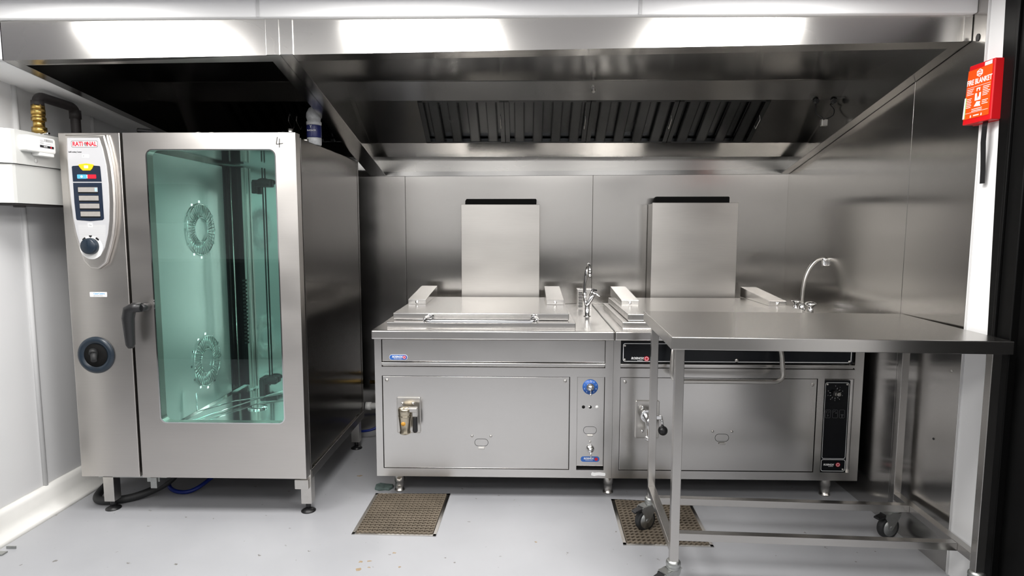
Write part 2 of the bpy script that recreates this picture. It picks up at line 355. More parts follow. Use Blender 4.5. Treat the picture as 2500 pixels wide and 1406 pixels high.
# ================================================================== CANOPIES
FY = -1.55
def zf(x): return 2.012+.0148*(x+.945)      # front lower edge
def zb(x): return (1.81+(-.945-.0-x)*0 if x < -1.9 else 1.680+.0055*(x+.945))
def canopy(x0, x1, filt, label, blanks, left=False):
    t = thing('extraction_canopy', label, 'extractor hood', ((x0+x1)/2, -.8, 1.7), 'steel canopies along the back wall')
    H = .147
    def bz(x, y): f = (y-FY)/(-FY); return zf(x)+(zb(x)-zf(x))*f
    # fascia
    b = MB(); b.hexa([V(x0, FY+.003, zf(x0)), V(x1, FY+.003, zf(x1)), V(x1, FY, zf(x1)), V(x0, FY, zf(x0)), V(x0, FY+.003, zf(x0)+H), V(x1, FY+.003, zf(x1)+H), V(x1, FY, zf(x1)+H), V(x0, FY, zf(x0)+H)])
    part('fascia', b, 'steel_hood', t)
    # folded end pieces on the fascia
    for xa, xb in ((x1-.052, x1),) if left else ((x0, x0+.052), (x1-.03, x1+.0)):
        b = MB(); b.hexa([V(xa, FY, zf(xa)), V(xb, FY, zf(xb)), V(xb, FY-.004, zf(xb)), V(xa, FY-.004, zf(xa)), V(xa, FY, zf(xa)+H), V(xb, FY, zf(xb)+H), V(xb, FY-.004, zf(xb)+H), V(xa, FY-.004, zf(xa)+H)], .001)
        part('end_cover', b, 'steel_hood', t)
    # bottom lips: front, left, right, rear
    W_ = .05
    b = MB()
    b.slab([V(x0, FY, zf(x0)), V(x1, FY, zf(x1)), V(x1, FY+W_, bz(x1, FY+W_)), V(x0, FY+W_, bz(x0, FY+W_))], .003)
    for xa, xb in ((x0, x0+W_), (x1-W_, x1)):
        b.slab([V(xa, FY, bz(x0 if xa == x0 else x1, FY)), V(xb, FY, bz(x0 if xa == x0 else x1, FY)), V(xb, -.002, bz(x0 if xa == x0 else x1, 0)), V(xa, -.002, bz(x0 if xa == x0 else x1, 0))], .003, .0008)
    b.hexa([V(x0, -.012, zb(max(x0,-1.5))), V(x1, -.012, zb(x1)), V(x1, -.002, zb(x1)), V(x0, -.002, zb(max(x0,-1.5))), V(x0, -.012, zb(max(x0,-1.5))+.028), V(x1, -.012, zb(x1)+.028), V(x1, -.002, zb(x1)+.028), V(x0, -.002, zb(max(x0,-1.5))+.028)])
    part('bottom_lip', b, 'steel_hood_shaded', t)
    # shell: sides, roof, back
    b = MB()
    for xa in (x0, x1-.003):
        xx = x0 if xa == x0 else x1
        b.hexa([V(xa, FY, bz(xx, FY)), V(xa+.003, FY, bz(xx, FY)), V(xa+.003, -.002, bz(xx, 0)), V(xa, -.002, bz(xx, 0)), V(xa, FY, 2.14), V(xa+.003, FY, 2.14), V(xa+.003, -.002, 2.14), V(xa, -.002, 2.14)])
    b.box(x0+.003, x1-.003, FY+.003, -.004, 2.112, 2.115)
    part('shell', b, 'steel_hood_shaded', t)
    b = MB(); b.box(x0+.003, x1-.003, -.008, -.003, 1.70, 1.82); part('rear_channel', b, 'steel_hood_shaded' if left else 'steel_hood', t)  # left channel takes the darker steel as painted shade
    # filter housing
    b = MB()
    b.slab([V(x0+.003, -.695, 2.112), V(x1-.003, -.695, 2.112), V(x1-.003, -.6, 2.034), V(x0+.003, -.6, 2.034)], -.003)
    b.slab([V(x0+.003, -.3, 1.852), V(x1-.003, -.3, 1.852), V(x1-.003, -.11, 1.794), V(x0+.003, -.11, 1.794)], -.003)
    b.box(x0+.003, x1-.003, -.11, -.004, 1.80, 1.803)
    A, B_ = V(0, -.6, 2.034), V(0, -.3, 1.852)
    for xa, xb in blanks: b.slab([V(xa, *A.yz), V(xb, *A.yz), V(xb, *B_.yz), V(xa, *B_.yz)], -.003)
    part('filter_housing', b, 'steel_hood_shaded', t)
    b = MB()
    for xa in (x0+.003, x1-.025):
        b = MB(); b.hexa([V(xa, -.62, 2.036), V(xa+.022, -.62, 2.036), V(xa+.022, -.31, 1.846), V(xa, -.31, 1.846), V(xa, -.60, 2.05), V(xa+.022, -.60, 2.05), V(xa+.022, -.29, 1.86), V(xa, -.29, 1.86)])
        part('mounting_angle', b, 'steel_hood_shaded', t)
    d = (B_-A); ln = d.length; d.normalize(); nrm = V(0, -d.z, d.y)   # outward normal (down and to the front)
    if nrm.z > 0: nrm = -nrm
    for xa, xb, hside in filt:
        b = MB(); f = .012
        def bar(p0, p1, q0, q1, h0, h1):
            # rectangle x p0..p1, along slope q0..q1, height h0..h1 from the plane
            pts = []
            for h in (h0, h1):
                for (x, q) in ((p0, q0), (p1, q0), (p1, q1), (p0, q1)): pts.append(V(x, *(A+d*q+nrm*h).yz))
            b.hexa(pts)
        bar(xa+.002, xb-.002, 0, f, -.02, .004); bar(xa+.002, xb-.002, ln-f, ln, -.02, .004)
        bar(xa+.002, xa+.002+f*2, 0, ln, -.02, .004); bar(xb-.002-f*2, xb-.002, 0, ln, -.02, .004)
        n_ = 4; pitch = (xb-xa-.05)/n_
        for k in range(n_):
            c = xa+.03+pitch*(k+.5)
            bar(c-pitch*.27, c+pitch*.27, f, ln-f, -.006, .002)
            bar(c-pitch*.27, c-pitch*.27+.006, f, ln-f, -.016, .002); bar(c+pitch*.27-.006, c+pitch*.27, f, ln-f, -.016, .002)
        bar(xa+.002, xb-.002, 0, ln, -.045, -.04)
        for k in range(n_+1):
            c = xa+.03+pitch*k
            bar(c-pitch*.25, c+pitch*.25, f, ln-f, -.034, -.03)
        fo = part('baffle_filter', b, 'steel_filter', t)
        b = MB()
        for s_ in hside:
            cx = xa+.022 if s_ == 'l' else xb-.022; P = lambda q, h, x=cx: V(x, *(A+d*q+nrm*h).yz)
            b.tube(fillet([P(.12, .002), P(.125, .03), P(.20, .03), P(.205, .002)], .008), .0022, 8)
        part('handle', b, 'satin', fo)
    return t
zbL = zb
def zb(x): return 1.81 if x < -1.9 else 1.680+.0055*(x+.945)
h1 = canopy(-2.033, -.9455, [(-1.66, -1.30, 'r'), (-1.30, -.98, 'l')], 'left steel extraction canopy section over the tall combi oven', [(-2.03, -1.66), (-.98, -.948)], left=True)
h2 = canopy(-.9445, 1.664, [(-.585, -.118, 'r'), (-.118, .35, 'r'), (.35, .822, 'r'), (.822, 1.305, 'r')], 'wide right steel extraction canopy section over the two boiling pans', [(-.94, -.585), (1.305, 1.66)])
# small fittings of the right canopy
b = MB(); b.lathe([(.006, 0), (.012, .002), (.012, .012), (.008, .016), (.008, .024)], V(.354, -.655, 2.079), (0, -.65, -.76), 12); part('spray_nozzle', b, 'satin', h2)
for x in (1.538, 1.630):
    b = MB(); b.lathe([(.014, 0), (.014, .012), (.010, .02)], V(x, -.60 if x < 1.6 else -.60, 2.025), (0, -1, -.2), 14); part('cable_gland', b, 'black', h2)
b = MB(); b.tube(spline([V(1.538, -.60, 2.01), V(1.535, -.62, 1.96), V(1.56, -.63, 1.935), V(1.59, -.60, 1.93), V(1.63, -.60, 1.95), V(1.645, -.58, 1.985), V(1.630, -.57, 2.01)]), .003, 8); part('cable', b, 'black', h2)
b = MB(); b.box(1.572, 1.606, -.605, -.585, 1.895, 1.93, .003); b.box(1.578, 1.590, -.608, -.60, 1.90, 1.925); part('junction_box', b, 'satin', h2)
b = MB(); b.prism([(.010*math.cos(k*.3927), .014*math.sin(k*.3927)) for k in range(16)], V(XR-.0015, -1.584, 2.054), -Yv, Z, .001); tag(part('cable_hole_grommet', b, 'black'), 'dark round cable hole in the right steel wall beside canopy front', 'grommet')

# ================================================================== COMBI OVEN
ov = thing('combi_oven', 'tall stainless steel combi oven with teal glass door and control column', 'oven', (-1.54, -.74, 0))
OX0, OXg, OXd, OX1, OF, OB = -2.069, -1.793, -1.780, -1.011, -1.245, -.24
Z0, Z1 = .192, 1.767
b = MB(); b.box(OX0, OXg, OF, -1.19, Z0, Z1, .003)
colm = part('control_column', b, 'steel_oven', ov)
b = MB()
b.box(OX0+.004, -1.80, -1.19, OB, Z0+.02, 1.752)                    # technical compartment
b.box(-1.80, -1.745, -1.19, OB, Z0+.02, 1.752)
b.box(-1.745, -1.02, -.335, OB, Z0+.02, 1.752)
b.box(-1.745, -1.02, -1.19, OB, 1.725, 1.752)
b.box(-1.745, -1.02, -1.19, OB, Z0+.02, .37)
b.box(-1.075, -1.018, -1.19, OB, Z0+.02, 1.752)
part('cabinet_body', b, 'steel_side_shaded', ov)
b = MB(); b.box(-1.018, -1.012, -1.175, -.265, Z0+.05, 1.748, .001); b.box(-1.018, -1.008, -1.188, -1.176, Z0+.01, 1.752, .001); b.box(-1.018, -1.010, -.262, -.24, Z0+.01, 1.752, .001)
b.box(-1.018, -1.008, -1.176, -.24, Z0-.025, Z0+.02, .001)
part('side_panel', b, 'steel_side_shaded', ov)
b = MB(); b.box(-1.793, -1.775, -1.20, -1.188, Z0, Z1-.01); part('door_seal', b, 'black_matt', ov)
# door
b = MB()
gx0t, gx1t, gx0b, gx1b, gz0, gz1 = -1.686, -1.105, -1.676, -1.098, .452, 1.696
def gl_out(e, r=.03):
    p = rrect(0, 1, 0, 1, .001, 6)
    w_, h_ = .578, gz1-gz0; q = rrect(-1.682-e, -1.1005+e, gz0-e, gz1+e, r)
    return q
outer = []
q = gl_out(0)
ox0, ox1 = OXd, OX1
for a, c in q:   # same point count, pushed to the door edge
    pass
k = len(q)//4; cor = [(ox1, Z0), (ox1, Z1), (ox0, Z1), (ox0, Z0)]
for i in range(len(q)): outer.append(cor[i//k])
def ringsafe(mb, outer, inner, y0, y1):
    t_ = bmesh.new(); n_ = len(inner)
    iv = {d: [t_.verts.new((a, d, c)) for a, c in inner] for d in (y0, y1)}
    cv = {d: [t_.verts.new((a, d, c)) for a, c in cor] for d in (y0, y1)}
    for d in (y0, y1):
        for s_ in range(4):
            seg = [iv[d][s_*k+j] for j in range(k)]
            for j in range(k-1): t_.faces.new((cv[d][s_], seg[j], seg[j+1]))
            nx = (s_+1) % 4
            t_.faces.new((cv[d][s_], seg[-1], iv[d][nx*k], cv[d][nx]))
    for i in range(n_): t_.faces.new((iv[y0][i], iv[y0][(i+1) % n_], iv[y1][(i+1) % n_], iv[y1][i]))
    for s_ in range(4): t_.faces.new((cv[y0][s_], cv[y0][(s_+1) % 4], cv[y1][(s_+1) % 4], cv[y1][s_]))
    bmesh.ops.recalc_face_normals(t_, faces=t_.faces); mb.merge(t_)
ringsafe(b, outer, q, OF, -1.192)
door = part('door', b, 'steel_oven', ov)
b = MB(); b.prism([(a, c) for a, c in gl_out(-.001)], V(0, OF+.004, 0), X, Z, .004); part('glass_pane', b, 'glass', door)
b = MB(); b.ring(gl_out(.0), gl_out(-.005, .026), V(0, OF-.0005, 0), X, Z, -.003); part('glass_trim', b, 'chrome', door)
b = MB()   # handle
b.cyl(V(-1.712, OF, .995), V(-1.712, OF-.055, .995), .020, .017)
b.tube([V(-1.705, OF-.052, .997), V(-1.735, OF-.056, .998), V(-1.757, OF-.058, .985), V(-1.765, OF-.058, .95), V(-1.764, OF-.057, .89), V(-1.763, OF-.055, .83), V(-1.763, OF-.054, .815)], .02, 14, rs=[.021, .023, .027, .026, .0225, .0195, .012])
part('handle', b, 'black', door)
b = MB()   # pencilled 4
for p0, p1 in (((-1.0905, 1.748), (-1.096, 1.716)), ((-1.096, 1.716), (-1.066, 1.720)), ((-1.081, 1.741), (-1.083, 1.702))):
    a, c = V(p0[0], 0, p0[1]), V(p1[0], 0, p1[1]); dd = (c-a).normalized(); nn = V(-dd.z, 0, dd.x)*.0022
    pts = [((a+nn).x, (a+nn).z), ((a-nn).x, (a-nn).z), ((c-nn).x, (c-nn).z), ((c+nn).x, (c+nn).z)]
    b.prism(pts, V(0, OF-.0002, 0), X, Z, .0004)
part('pencil_mark', b, 'pencil', door)
b = MB(); b.cyl(V(-1.06, -1.17, 1.767), V(-1.06, -1.17, 1.795), .012, .010); b.box(-1.10, -1.03, -1.22, -1.14, 1.765, 1.773, .003); part('hinge', b, 'satin', ov)
b = MB(); b.ball(V(-1.088, -1.18, 1.772), .014, (1, 1, .6)); part('top_plug', b, 'satin', ov)
b = MB(); b.cyl(V(-1.03, -1.06, 1.752), V(-1.03, -1.06, 1.764), .012); part('top_plug', b, 'satin', ov)
# bezel + faceplate
def tongue(s, z1=1.744):
    """outline of the control bezel, grown by s"""
    P = [(-2.012-s, z1+s), (-1.868+s, z1+s), (-1.853+s, 1.69), (-1.842+s, 1.62), (-1.838+s, 1.54), (-1.839+s, 1.46), (-1.845+s, 1.38), (-1.855+s, 1.32), (-1.872+s, 1.263), (-1.895+s*.8, 1.224), (-1.925, 1.207-s),
         (-1.945-s*.3, 1.209-s), (-1.968-s*.8, 1.229), (-1.985-s, 1.265), (-2.0-s, 1.33), (-2.009-s, 1.40), (-2.014-s, 1.48), (-2.016-s, 1.56), (-2.016-s, 1.65)]
    return P[::-1]
Y0 = OF
b = MB(); 
P1 = []
for a, c in tongue(.012): P1.append((a+(.012 if a > -1.93 else 0)+(0 if a > -1.93 else .0), c-(.03 if c < 1.23 else 0)))
b.prism(P1, V(0, Y0, 0), -X*-1, Z, .0, 0) if False else None
b.prism(P1, V(0, Y0-.0, 0), X, Z, .022, .009, smooth=True)   # u x v = -y, so it grows to the front
bez = part('control_bezel', b, 'steel_oven', ov)
YB = Y0-.022
b = MB(); b.prism(tongue(-.002), V(0, YB, 0), X, Z, .003, .001); part('faceplate', b, 'faceplate', bez)
YP = YB-.003
b = MB()
for i in range(28):
    z = 1.36-i*.0045; hw = .066-.00002*i*i
    if .0 <= i < 22: b.prism([(-1.930-hw+.01, z), (-1.930+hw, z), (-1.930+hw, z+.001), (-1.930-hw+.01, z+.001)], V(0, YP, 0), X, Z, .0003)
part('ribbing', b, 'white_plastic', bez)
b = MB(); b.ring(rrect(-1.993, -1.875, 1.7005, 1.7295, .006), rrect(-1.9905, -1.8775, 1.703, 1.727, .005), V(0, YP, 0), X, Z, .0008); part('badge_border', b, 'grey_print', bez)
b = MB(); b.prism(rrect(-1.9905, -1.8775, 1.703, 1.727, .005), V(0, YP, 0), X, Z, .0006); part('badge', b, 'white', bez)
text('lettering', 'RATI', .0265, V(-1.9875, YP-.0012, 1.7145), X, Z, 'red', bez, weight=.03, xs=.84, align='LEFT')
text('lettering', 'NAL', .0265, V(-1.8795, YP-.0012, 1.7145), X, Z, 'red', bez, weight=.03, xs=.84, align='RIGHT')
b = MB(); b.prism([(-1.9275+.0095*math.cos(k*.3927), 1.7148+.0095*math.sin(k*.3927)) for k in range(16)], V(0, YP-.0006, 0), X, Z, .0006); part('emblem', b, 'grey_print', bez)
b = MB(); b.prism([(-1.9275, 1.7148), (-1.923, 1.7235), (-1.9175, 1.7175), (-1.919, 1.709)], V(0, YP-.0012, 0), X, Z, .0006); b.prism([(-1.936, 1.720), (-1.929, 1.7235), (-1.929, 1.7165)], V(0, YP-.0012, 0), X, Z, .0006); part('emblem_highlight', b, 'red', bez)
text('lettering', 'SelfCooking Center', .0078, V(-2.008, YP-.0004, 1.6805), X, Z, 'black', bez, weight=.02, xs=.95, align='LEFT')
b = lines([(-1.948, -1.934, 1.656, 1.670), (-1.9325, -1.918, 1.656, 1.670)], V(0, YP, 0), X, Z); part('power_key', b, 'white', bez)
text('lettering', '0', .008, V(-1.941, YP-.0006, 1.663), X, Z, 'black', bez); text('lettering', 'I', .008, V(-1.925, YP-.0006, 1.663), X, Z, 'black', bez)
b = MB(); b.prism([(-1.996, 1.552), (-1.868, 1.552), (-1.8705, 1.618), (-1.874, 1.620), (-1.93, 1.624), (-1.993, 1.620), (-1.997, 1.616)], V(0, YP, 0), X, Z, .0012); part('upper_keypad', b, 'navy', bez)
b = MB(); b.prism([(-1.990, 1.384), (-1.93, 1.379), (-1.874, 1.384), (-1.868, 1.39), (-1.868, 1.547), (-1.996, 1.547), (-1.996, 1.46), (-1.993, 1.39)], V(0, YP, 0), X, Z, .0012); part('lower_keypad', b, 'navy', bez)
b = MB(); b.prism([(-1.948, 1.600), (-1.914, 1.600), (-1.905, 1.609), (-1.898, 1.623), (-1.901, 1.627), (-1.931, 1.631), (-1.963, 1.627), (-1.966, 1.623), (-1.957, 1.609)], V(0, YP-.001, 0), X, Z, .0025, .001); part('start_button', b, 'yellow', bez)
b = lines([(-1.940, -1.922, 1.610, 1.622)], V(0, YP-.0037, 0), X, Z); part('button_symbol', b, 'white', bez)
b = MB(); b.prism(rrect(-1.975, -1.933, 1.565, 1.583, .003), V(0, YP-.001, 0), X, Z, .0012); part('steam_key', b, 'blue', bez)
b = MB(); b.prism(rrect(-1.929, -1.890, 1.565, 1.583, .003), V(0, YP-.001, 0), X, Z, .0012); part('heat_key', b, 'red', bez)
b = MB(); b.prism([(-1.955+.005*math.cos(k*.5236), 1.574+.005*math.sin(k*.5236)) for k in range(12)], V(0, YP-.0022, 0), X, Z, .0004); b.prism([(-1.932, 1.566), (-1.929, 1.566), (-1.929, 1.582), (-1.932, 1.582)], V(0, YP-.0022, 0), X, Z, .0004)
part('key_symbol', b, 'white', bez)
for zc in (1.517, 1.480, 1.4455, 1.4105):
    dx = (1.517-zc)*.04
    b = MB(); b.prism(rrect(-1.976+dx, -1.886+dx, zc-.0165, zc+.012, .002), V(0, YP-.0012, 0), X, Z, .0004); part('display_surround', b, 'black_matt', bez)
    b = MB(); b.prism(rrect(-1.975+dx, -1.887+dx, zc-.0105, zc+.0105, .001), V(0, YP-.0016, 0), X, Z, .0006); part('display', b, 'lcd', bez)
b = lines([(-1.900, -1.889, 1.509, 1.525)], V(0, YP-.0022, 0), X, Z); part('display_symbol', b, 'lcd_blue', bez)
b = lines([(-1.942, -1.922, 1.353, 1.370)], V(0, YP, 0), X, Z); part('mode_key', b, 'white', bez)
text('lettering', 'Prog', .006, V(-1.932, YP-.0006, 1.361), X, Z, 'black', bez)
b = MB(); b.prism([(-1.934+.052*math.cos(k*.262), 1.262+.052*math.sin(k*.262)) for k in range(24)], V(0, YP, 0), X, Z, .0008); part('dial_disc', b, 'white_plastic', bez)
b = MB()
for a in (50, 90, 130):
    ca = math.radians(a); c = V(-1.934+.047*math.cos(ca), YP-.0008, 1.264+.047*math.sin(ca)); u_ = V(math.sin(ca), 0, -math.cos(ca)); v_ = V(math.cos(ca), 0, math.sin(ca))
    b.prism(rrect(-.0085, .0085, -.004, .004, .003) if a != 90 else [(-.008, .002), (0, -.005), (.008, .002), (.005, .005), (-.005, .005)], c, u_, v_, .0006)
part('dial_marks', b, 'black', bez)
b = MB(); b.lathe([(.037, 0), (.037, .006), (.0345, .022), (.030, .026), (.001, .027)], V(-1.934, YP, 1.268), (0, -1, 0), 32); b.box(-1.936, -1.932, YP-.0285, YP-.02, 1.268, 1.295)
part('dial_knob', b, 'navy_knob', bez)
# sticker, hand-shower reel opening
b = MB(); b.prism(rrect(-1.973, -1.894, 1.038, 1.060, .002), V(0, OF, 0), X, Z, .0005); stk = part('sticker', b, 'white', colm)
text('lettering', 'CaterCentre', .010, V(-1.93, OF-.0006, 1.0525), X, Z, 'blue', stk, weight=.02)
text('lettering', 'sales service repairs', .0055, V(-1.934, OF-.0006, 1.0435), X, Z, 'grey_print', stk)
b = MB(); b.lathe([(.085, 0), (.084, .006), (.074, .013), (.064, .013), (.056, .006), (.050, .002), (.0499, .0)], V(-1.961, OF, .770), (0, -1, 0), 40); rim = part('shower_ring', b, 'navy_knob', ov)
b = MB(); b.lathe([(.055, 0.002), (.054, .004), (.02, .0045)], V(-1.961, OF-.002, .770), (0, -1, 0), 32); part('recess', b, 'black_matt', rim)
b = MB(); b.cyl(V(-1.966, OF-.008, .785), V(-1.950, OF-.034, .750), .015, .012); b.cyl(V(-1.970, OF-.006, .792), V(-1.964, OF-.020, .779), .016, .016); part('hose_nozzle', b, 'rubber', rim)
b = MB(); b.slab([V(-1.975, OF-.020, .793), V(-1.958, OF-.024, .795), V(-1.958, OF-.027, .787), V(-1.972, OF-.024, .783)], .002); part('nozzle_tip', b, 'satin', rim)
# interior
ll = bpy.data.lights.new('cavity_fill_light', 'AREA'); ll.shape = 'RECTANGLE'; ll.size = .03; ll.size_y = 1.1; ll.energy = 1.3; ll.color = (1, .98, .95)  # added strip light, hidden behind the door frame, brightens the cavity
lo = bpy.data.objects.new('cavity_fill_light', ll); C.objects.link(lo); lo.parent = ov; lo.location = V(-1.090, -1.12, 1.05)-ov.location
lo.rotation_euler = V(.62, -.55, 0).to_track_quat('Z', 'Y').to_euler()
b = MB()
b.box(-1.745, -1.735, -1.16, -.45, .385, 1.70, .002)      # air baffle on the left
baf = part('air_baffle', b, 'steel_inner', ov)
b = MB(); b.box(-1.735, -1.7345+.0, -1.19, -.335, .372, .385); b.box(-1.745, -1.075, -1.19, -.335, .370, .376); b.box(-1.745, -1.075, -.342, -.336, .376, 1.72); b.box(-1.081, -1.075, -1.19, -.336, .376, 1.72); b.box(-1.745, -1.075, -1.19, -.336, 1.718, 1.724)
part('cavity_lining', b, 'cavity_mirror', ov)
for (yc, zc) in ((-.72, 1.34), (-.72, .63)):
    b = MB()
    for r in (.135, .065):
        b.tube([V(-1.728, yc+r*math.cos(a), zc+r*math.sin(a)) for a in [k*2*math.pi/40 for k in range(41)]], .0028, 6, cap=False)
    for k in range(40):
        a = k*2*math.pi/40; b.cyl(V(-1.728, yc+.065*math.cos(a), zc+.065*math.sin(a)), V(-1.728, yc+.133*math.cos(a+.1), zc+.133*math.sin(a+.1)), .0022, seg=6)
    for k in range(12):
        a = k*2*math.pi/12; b.box(-1.7352, -1.7335, yc+.148*math.cos(a)-.009, yc+.148*math.cos(a)+.009, zc+.148*math.sin(a)-.006, zc+.148*math.sin(a)+.006)
    part('fan_guard', b, 'chrome', ov)
b = MB()                                                   # dark return-air slot and rack post at the rear corner
b.box(-1.742, -1.730, -.448, -.345, .40, 1.71)
b.box(-1.735, -1.665, -.352, -.343, .40, 1.71)
part('air_slot', b, 'black_gloss', ov)
b = MB(); b.box(-1.665, -1.650, -.375, -.355, .385, 1.70, .002); b.box(-1.643, -1.636, -.375, -.355, .385, 1.70, .002); b.cyl(V(-1.72, -.39, .40), V(-1.72, -.39, 1.70), .006)
part('rack_post', b, 'satin', ov)
b = MB()
for k in range(18): b.box(-1.672, -1.656, -.40, -.375, .66+k*.022, .672+k*.022, .002)
part('rack_teeth', b, 'black', ov)
b = MB(); b.cyl(V(-1.545, -.36, .40), V(-1.545, -.36, 1.70), .004)
for z in (1.62, .44): b.box(-1.60, -1.50, -.385, -.345, z-.03, z+.01, .006); b.ball(V(-1.53, -.385, z), .028, (1.4, .6, .7)); b.box(-1.60, -1.575, -.39, -.36, z-.07, z, .004)
part('probe_bracket', b, 'rubber', ov)
b = MB(); b.tube([V(-1.70, -.9, .50), V(-1.70, -.9, .40), V(-1.60, -.7, .40), V(-1.35, -.5, .395), V(-1.15, -.42, .395)], .004, 6); b.tube([V(-1.72, -1.15, .39), V(-1.5, -.6, .39), V(-1.3, -.4, .42)], .004, 6)
b.lathe([(.05, 0), (.05, .006), (.03, .01)], V(-1.45, -.75, .376)); part('floor_rail', b, 'chrome', ov)
# legs
for (x, y) in ((-1.985, -1.165), (-1.035, -1.165), (-1.985, -.33), (-1.035, -.33)):
    b = MB(); b.box(x-.025, x+.025, y-.025, y+.025, .045, Z0+.02, .002); lg = part('leg', b, 'satin', ov)
    b = MB(); b.cyl(V(x, y, .012), V(x, y, .048), .012); b.lathe([(.034, 0), (.034, .004), (.02, .012), (.012, .016)], V(x, y, .0)); part('levelling_foot', b, 'black', lg)
b = MB(); b.box(-2.03, -1.70, -1.19, -1.15, .165, .192, .002); b.box(-1.765, -1.735, -1.215, -.9, .125, .178, .002); b.box(-1.79, -1.73, -1.20, -1.17, .15, .175, .002)
part('base_rail', b, 'zinc', ov)
b = MB(); b.box(-1.082, -1.015, -1.21, -1.18, .125, .172, .004); part('hinge_bracket', b, 'satin', ov)

# things on top of the oven
bo = thing('drinks_bottle', 'upturned frosted plastic bottle with dark blue label on oven top', 'bottle', (-.995, -.99+.0, 1.753)) if False else thing('drinks_bottle', 'upturned frosted plastic bottle with dark blue label on oven top', 'bottle', (-1.05, -1.02, 1.752))
bx, by = -1.05+.045, -1.0
bx = -1.035; by = -.93
bo.location = (bx, by, 1.752)
b = MB(); b.lathe([(.030, 0), (.034, .004), (.035, .03), (.034, .036)], V(bx, by, 1.752)); part('cap', b, 'clear_plastic', bo)
b = MB(); b.lathe([(.034, .036), (.035, .04), (.035, .092), (.034, .096)], V(bx, by, 1.752)); lab = part('label_sleeve', b, 'water_blue', bo)
b = MB(); b.lathe([(.034, .096), (.036, .10), (.036, .112), (.031, .118), (.036, .135), (.034, .155), (.022, .178), (.006, .188)], V(bx, by, 1.752)); part('body', b, 'clear_plastic', bo)
text('lettering', 'RADNOR', .010, V(bx, by-.0362, 1.820), X, Z, 'white', lab); text('lettering', 'Y', .018, V(bx-.004, by-.0362, 1.838), X, Z, 'white', lab)
b = MB()
for k in range(5):
    r = .075+.004*k; b.tube([V(-1.34+r*math.cos(a), -1.12+r*.5*math.sin(a), 1.756+.004*k) for a in [j*.2618 for j in range(25)]], .0025, 6, cap=False)
tag(part('wire_coil', b, 'cloth_white'), 'flat coil of pale wire lying on oven top', 'wire')
b = MB(); b.tube(spline([V(-1.60, -1.15, 1.757), V(-1.53, -1.15, 1.770), V(-1.50, -1.13, 1.786), V(-1.47, -1.15, 1.772), V(-1.44, -1.12, 1.785), V(-1.41, -1.12, 1.758)]), .003, 8); tag(part('loose_wire', b, 'satin'), 'short bent loose wire on oven top left of the coil', 'wire')
b = MB(); b.tube(spline([V(-1.80, -1.1, 1.80), V(-1.72, -1.1, 1.79), V(-1.66, -1.12, 1.76), V(-1.6, -1.05, 1.757)]), .011, 10); b.box(-1.78, -1.70, -1.12, -1.06, 1.752, 1.79, .006); tag(part('mains_lead', b, 'black'), 'black cable and connector on the left of the oven top', 'cable')

# hoses beneath the oven
b = MB(); b.tube(spline([V(-2.09, -.90, .10), V(-2.125, -1.0, .05), V(-2.11, -1.10, .025), V(-2.04, -1.13, .022), V(-1.93, -1.08, .022), V(-1.82, -1.0, .06), V(-1.78, -.9, .12)]), .019, 14); tag(part('drain_hose', b, 'rubber'), 'thick black hose looping on floor around the oven leg', 'hose')
b = MB(); b.tube(spline([V(-1.86, -.85, .10), V(-1.84, -.95, .03), V(-1.76, -1.0, .012), V(-1.68, -.97, .02), V(-1.6, -.8, .08)]), .010, 12); tag(part('water_hose', b, 'blue_hose'), 'blue hose on floor beneath the oven behind the black hose', 'hose')
b = MB(); b.tube(spline([V(-1.2, -.16, .05), V(-1.0, -.18, .06), V(-.90, -.14, .10), V(-.80, -.12, .12)]), .008, 10); tag(part('supply_hose', b, 'blue_hose'), 'blue hose running low behind between oven and first pan', 'hose')
b = MB(); b.cyl(V(-1.02, -.11, .20), V(-.76, -.11, .205), .021); b.cyl(V(-1.03, -.11, .20), V(-.995, -.11, .20), .026); tag(part('waste_pipe', b, 'white_plastic'), 'short white plastic waste pipe between oven and first pan', 'pipe')
b = MB(); b.cyl(V(-1.0, -.11, .36), V(-.76, -.11, .365), .012); b.cyl(V(-.96, -.11, .36), V(-.92, -.11, .36), .02, seg=6); tag(part('gas_supply_pipe', b, 'brass'), 'brass pipe low on wall between oven and first pan', 'pipe')

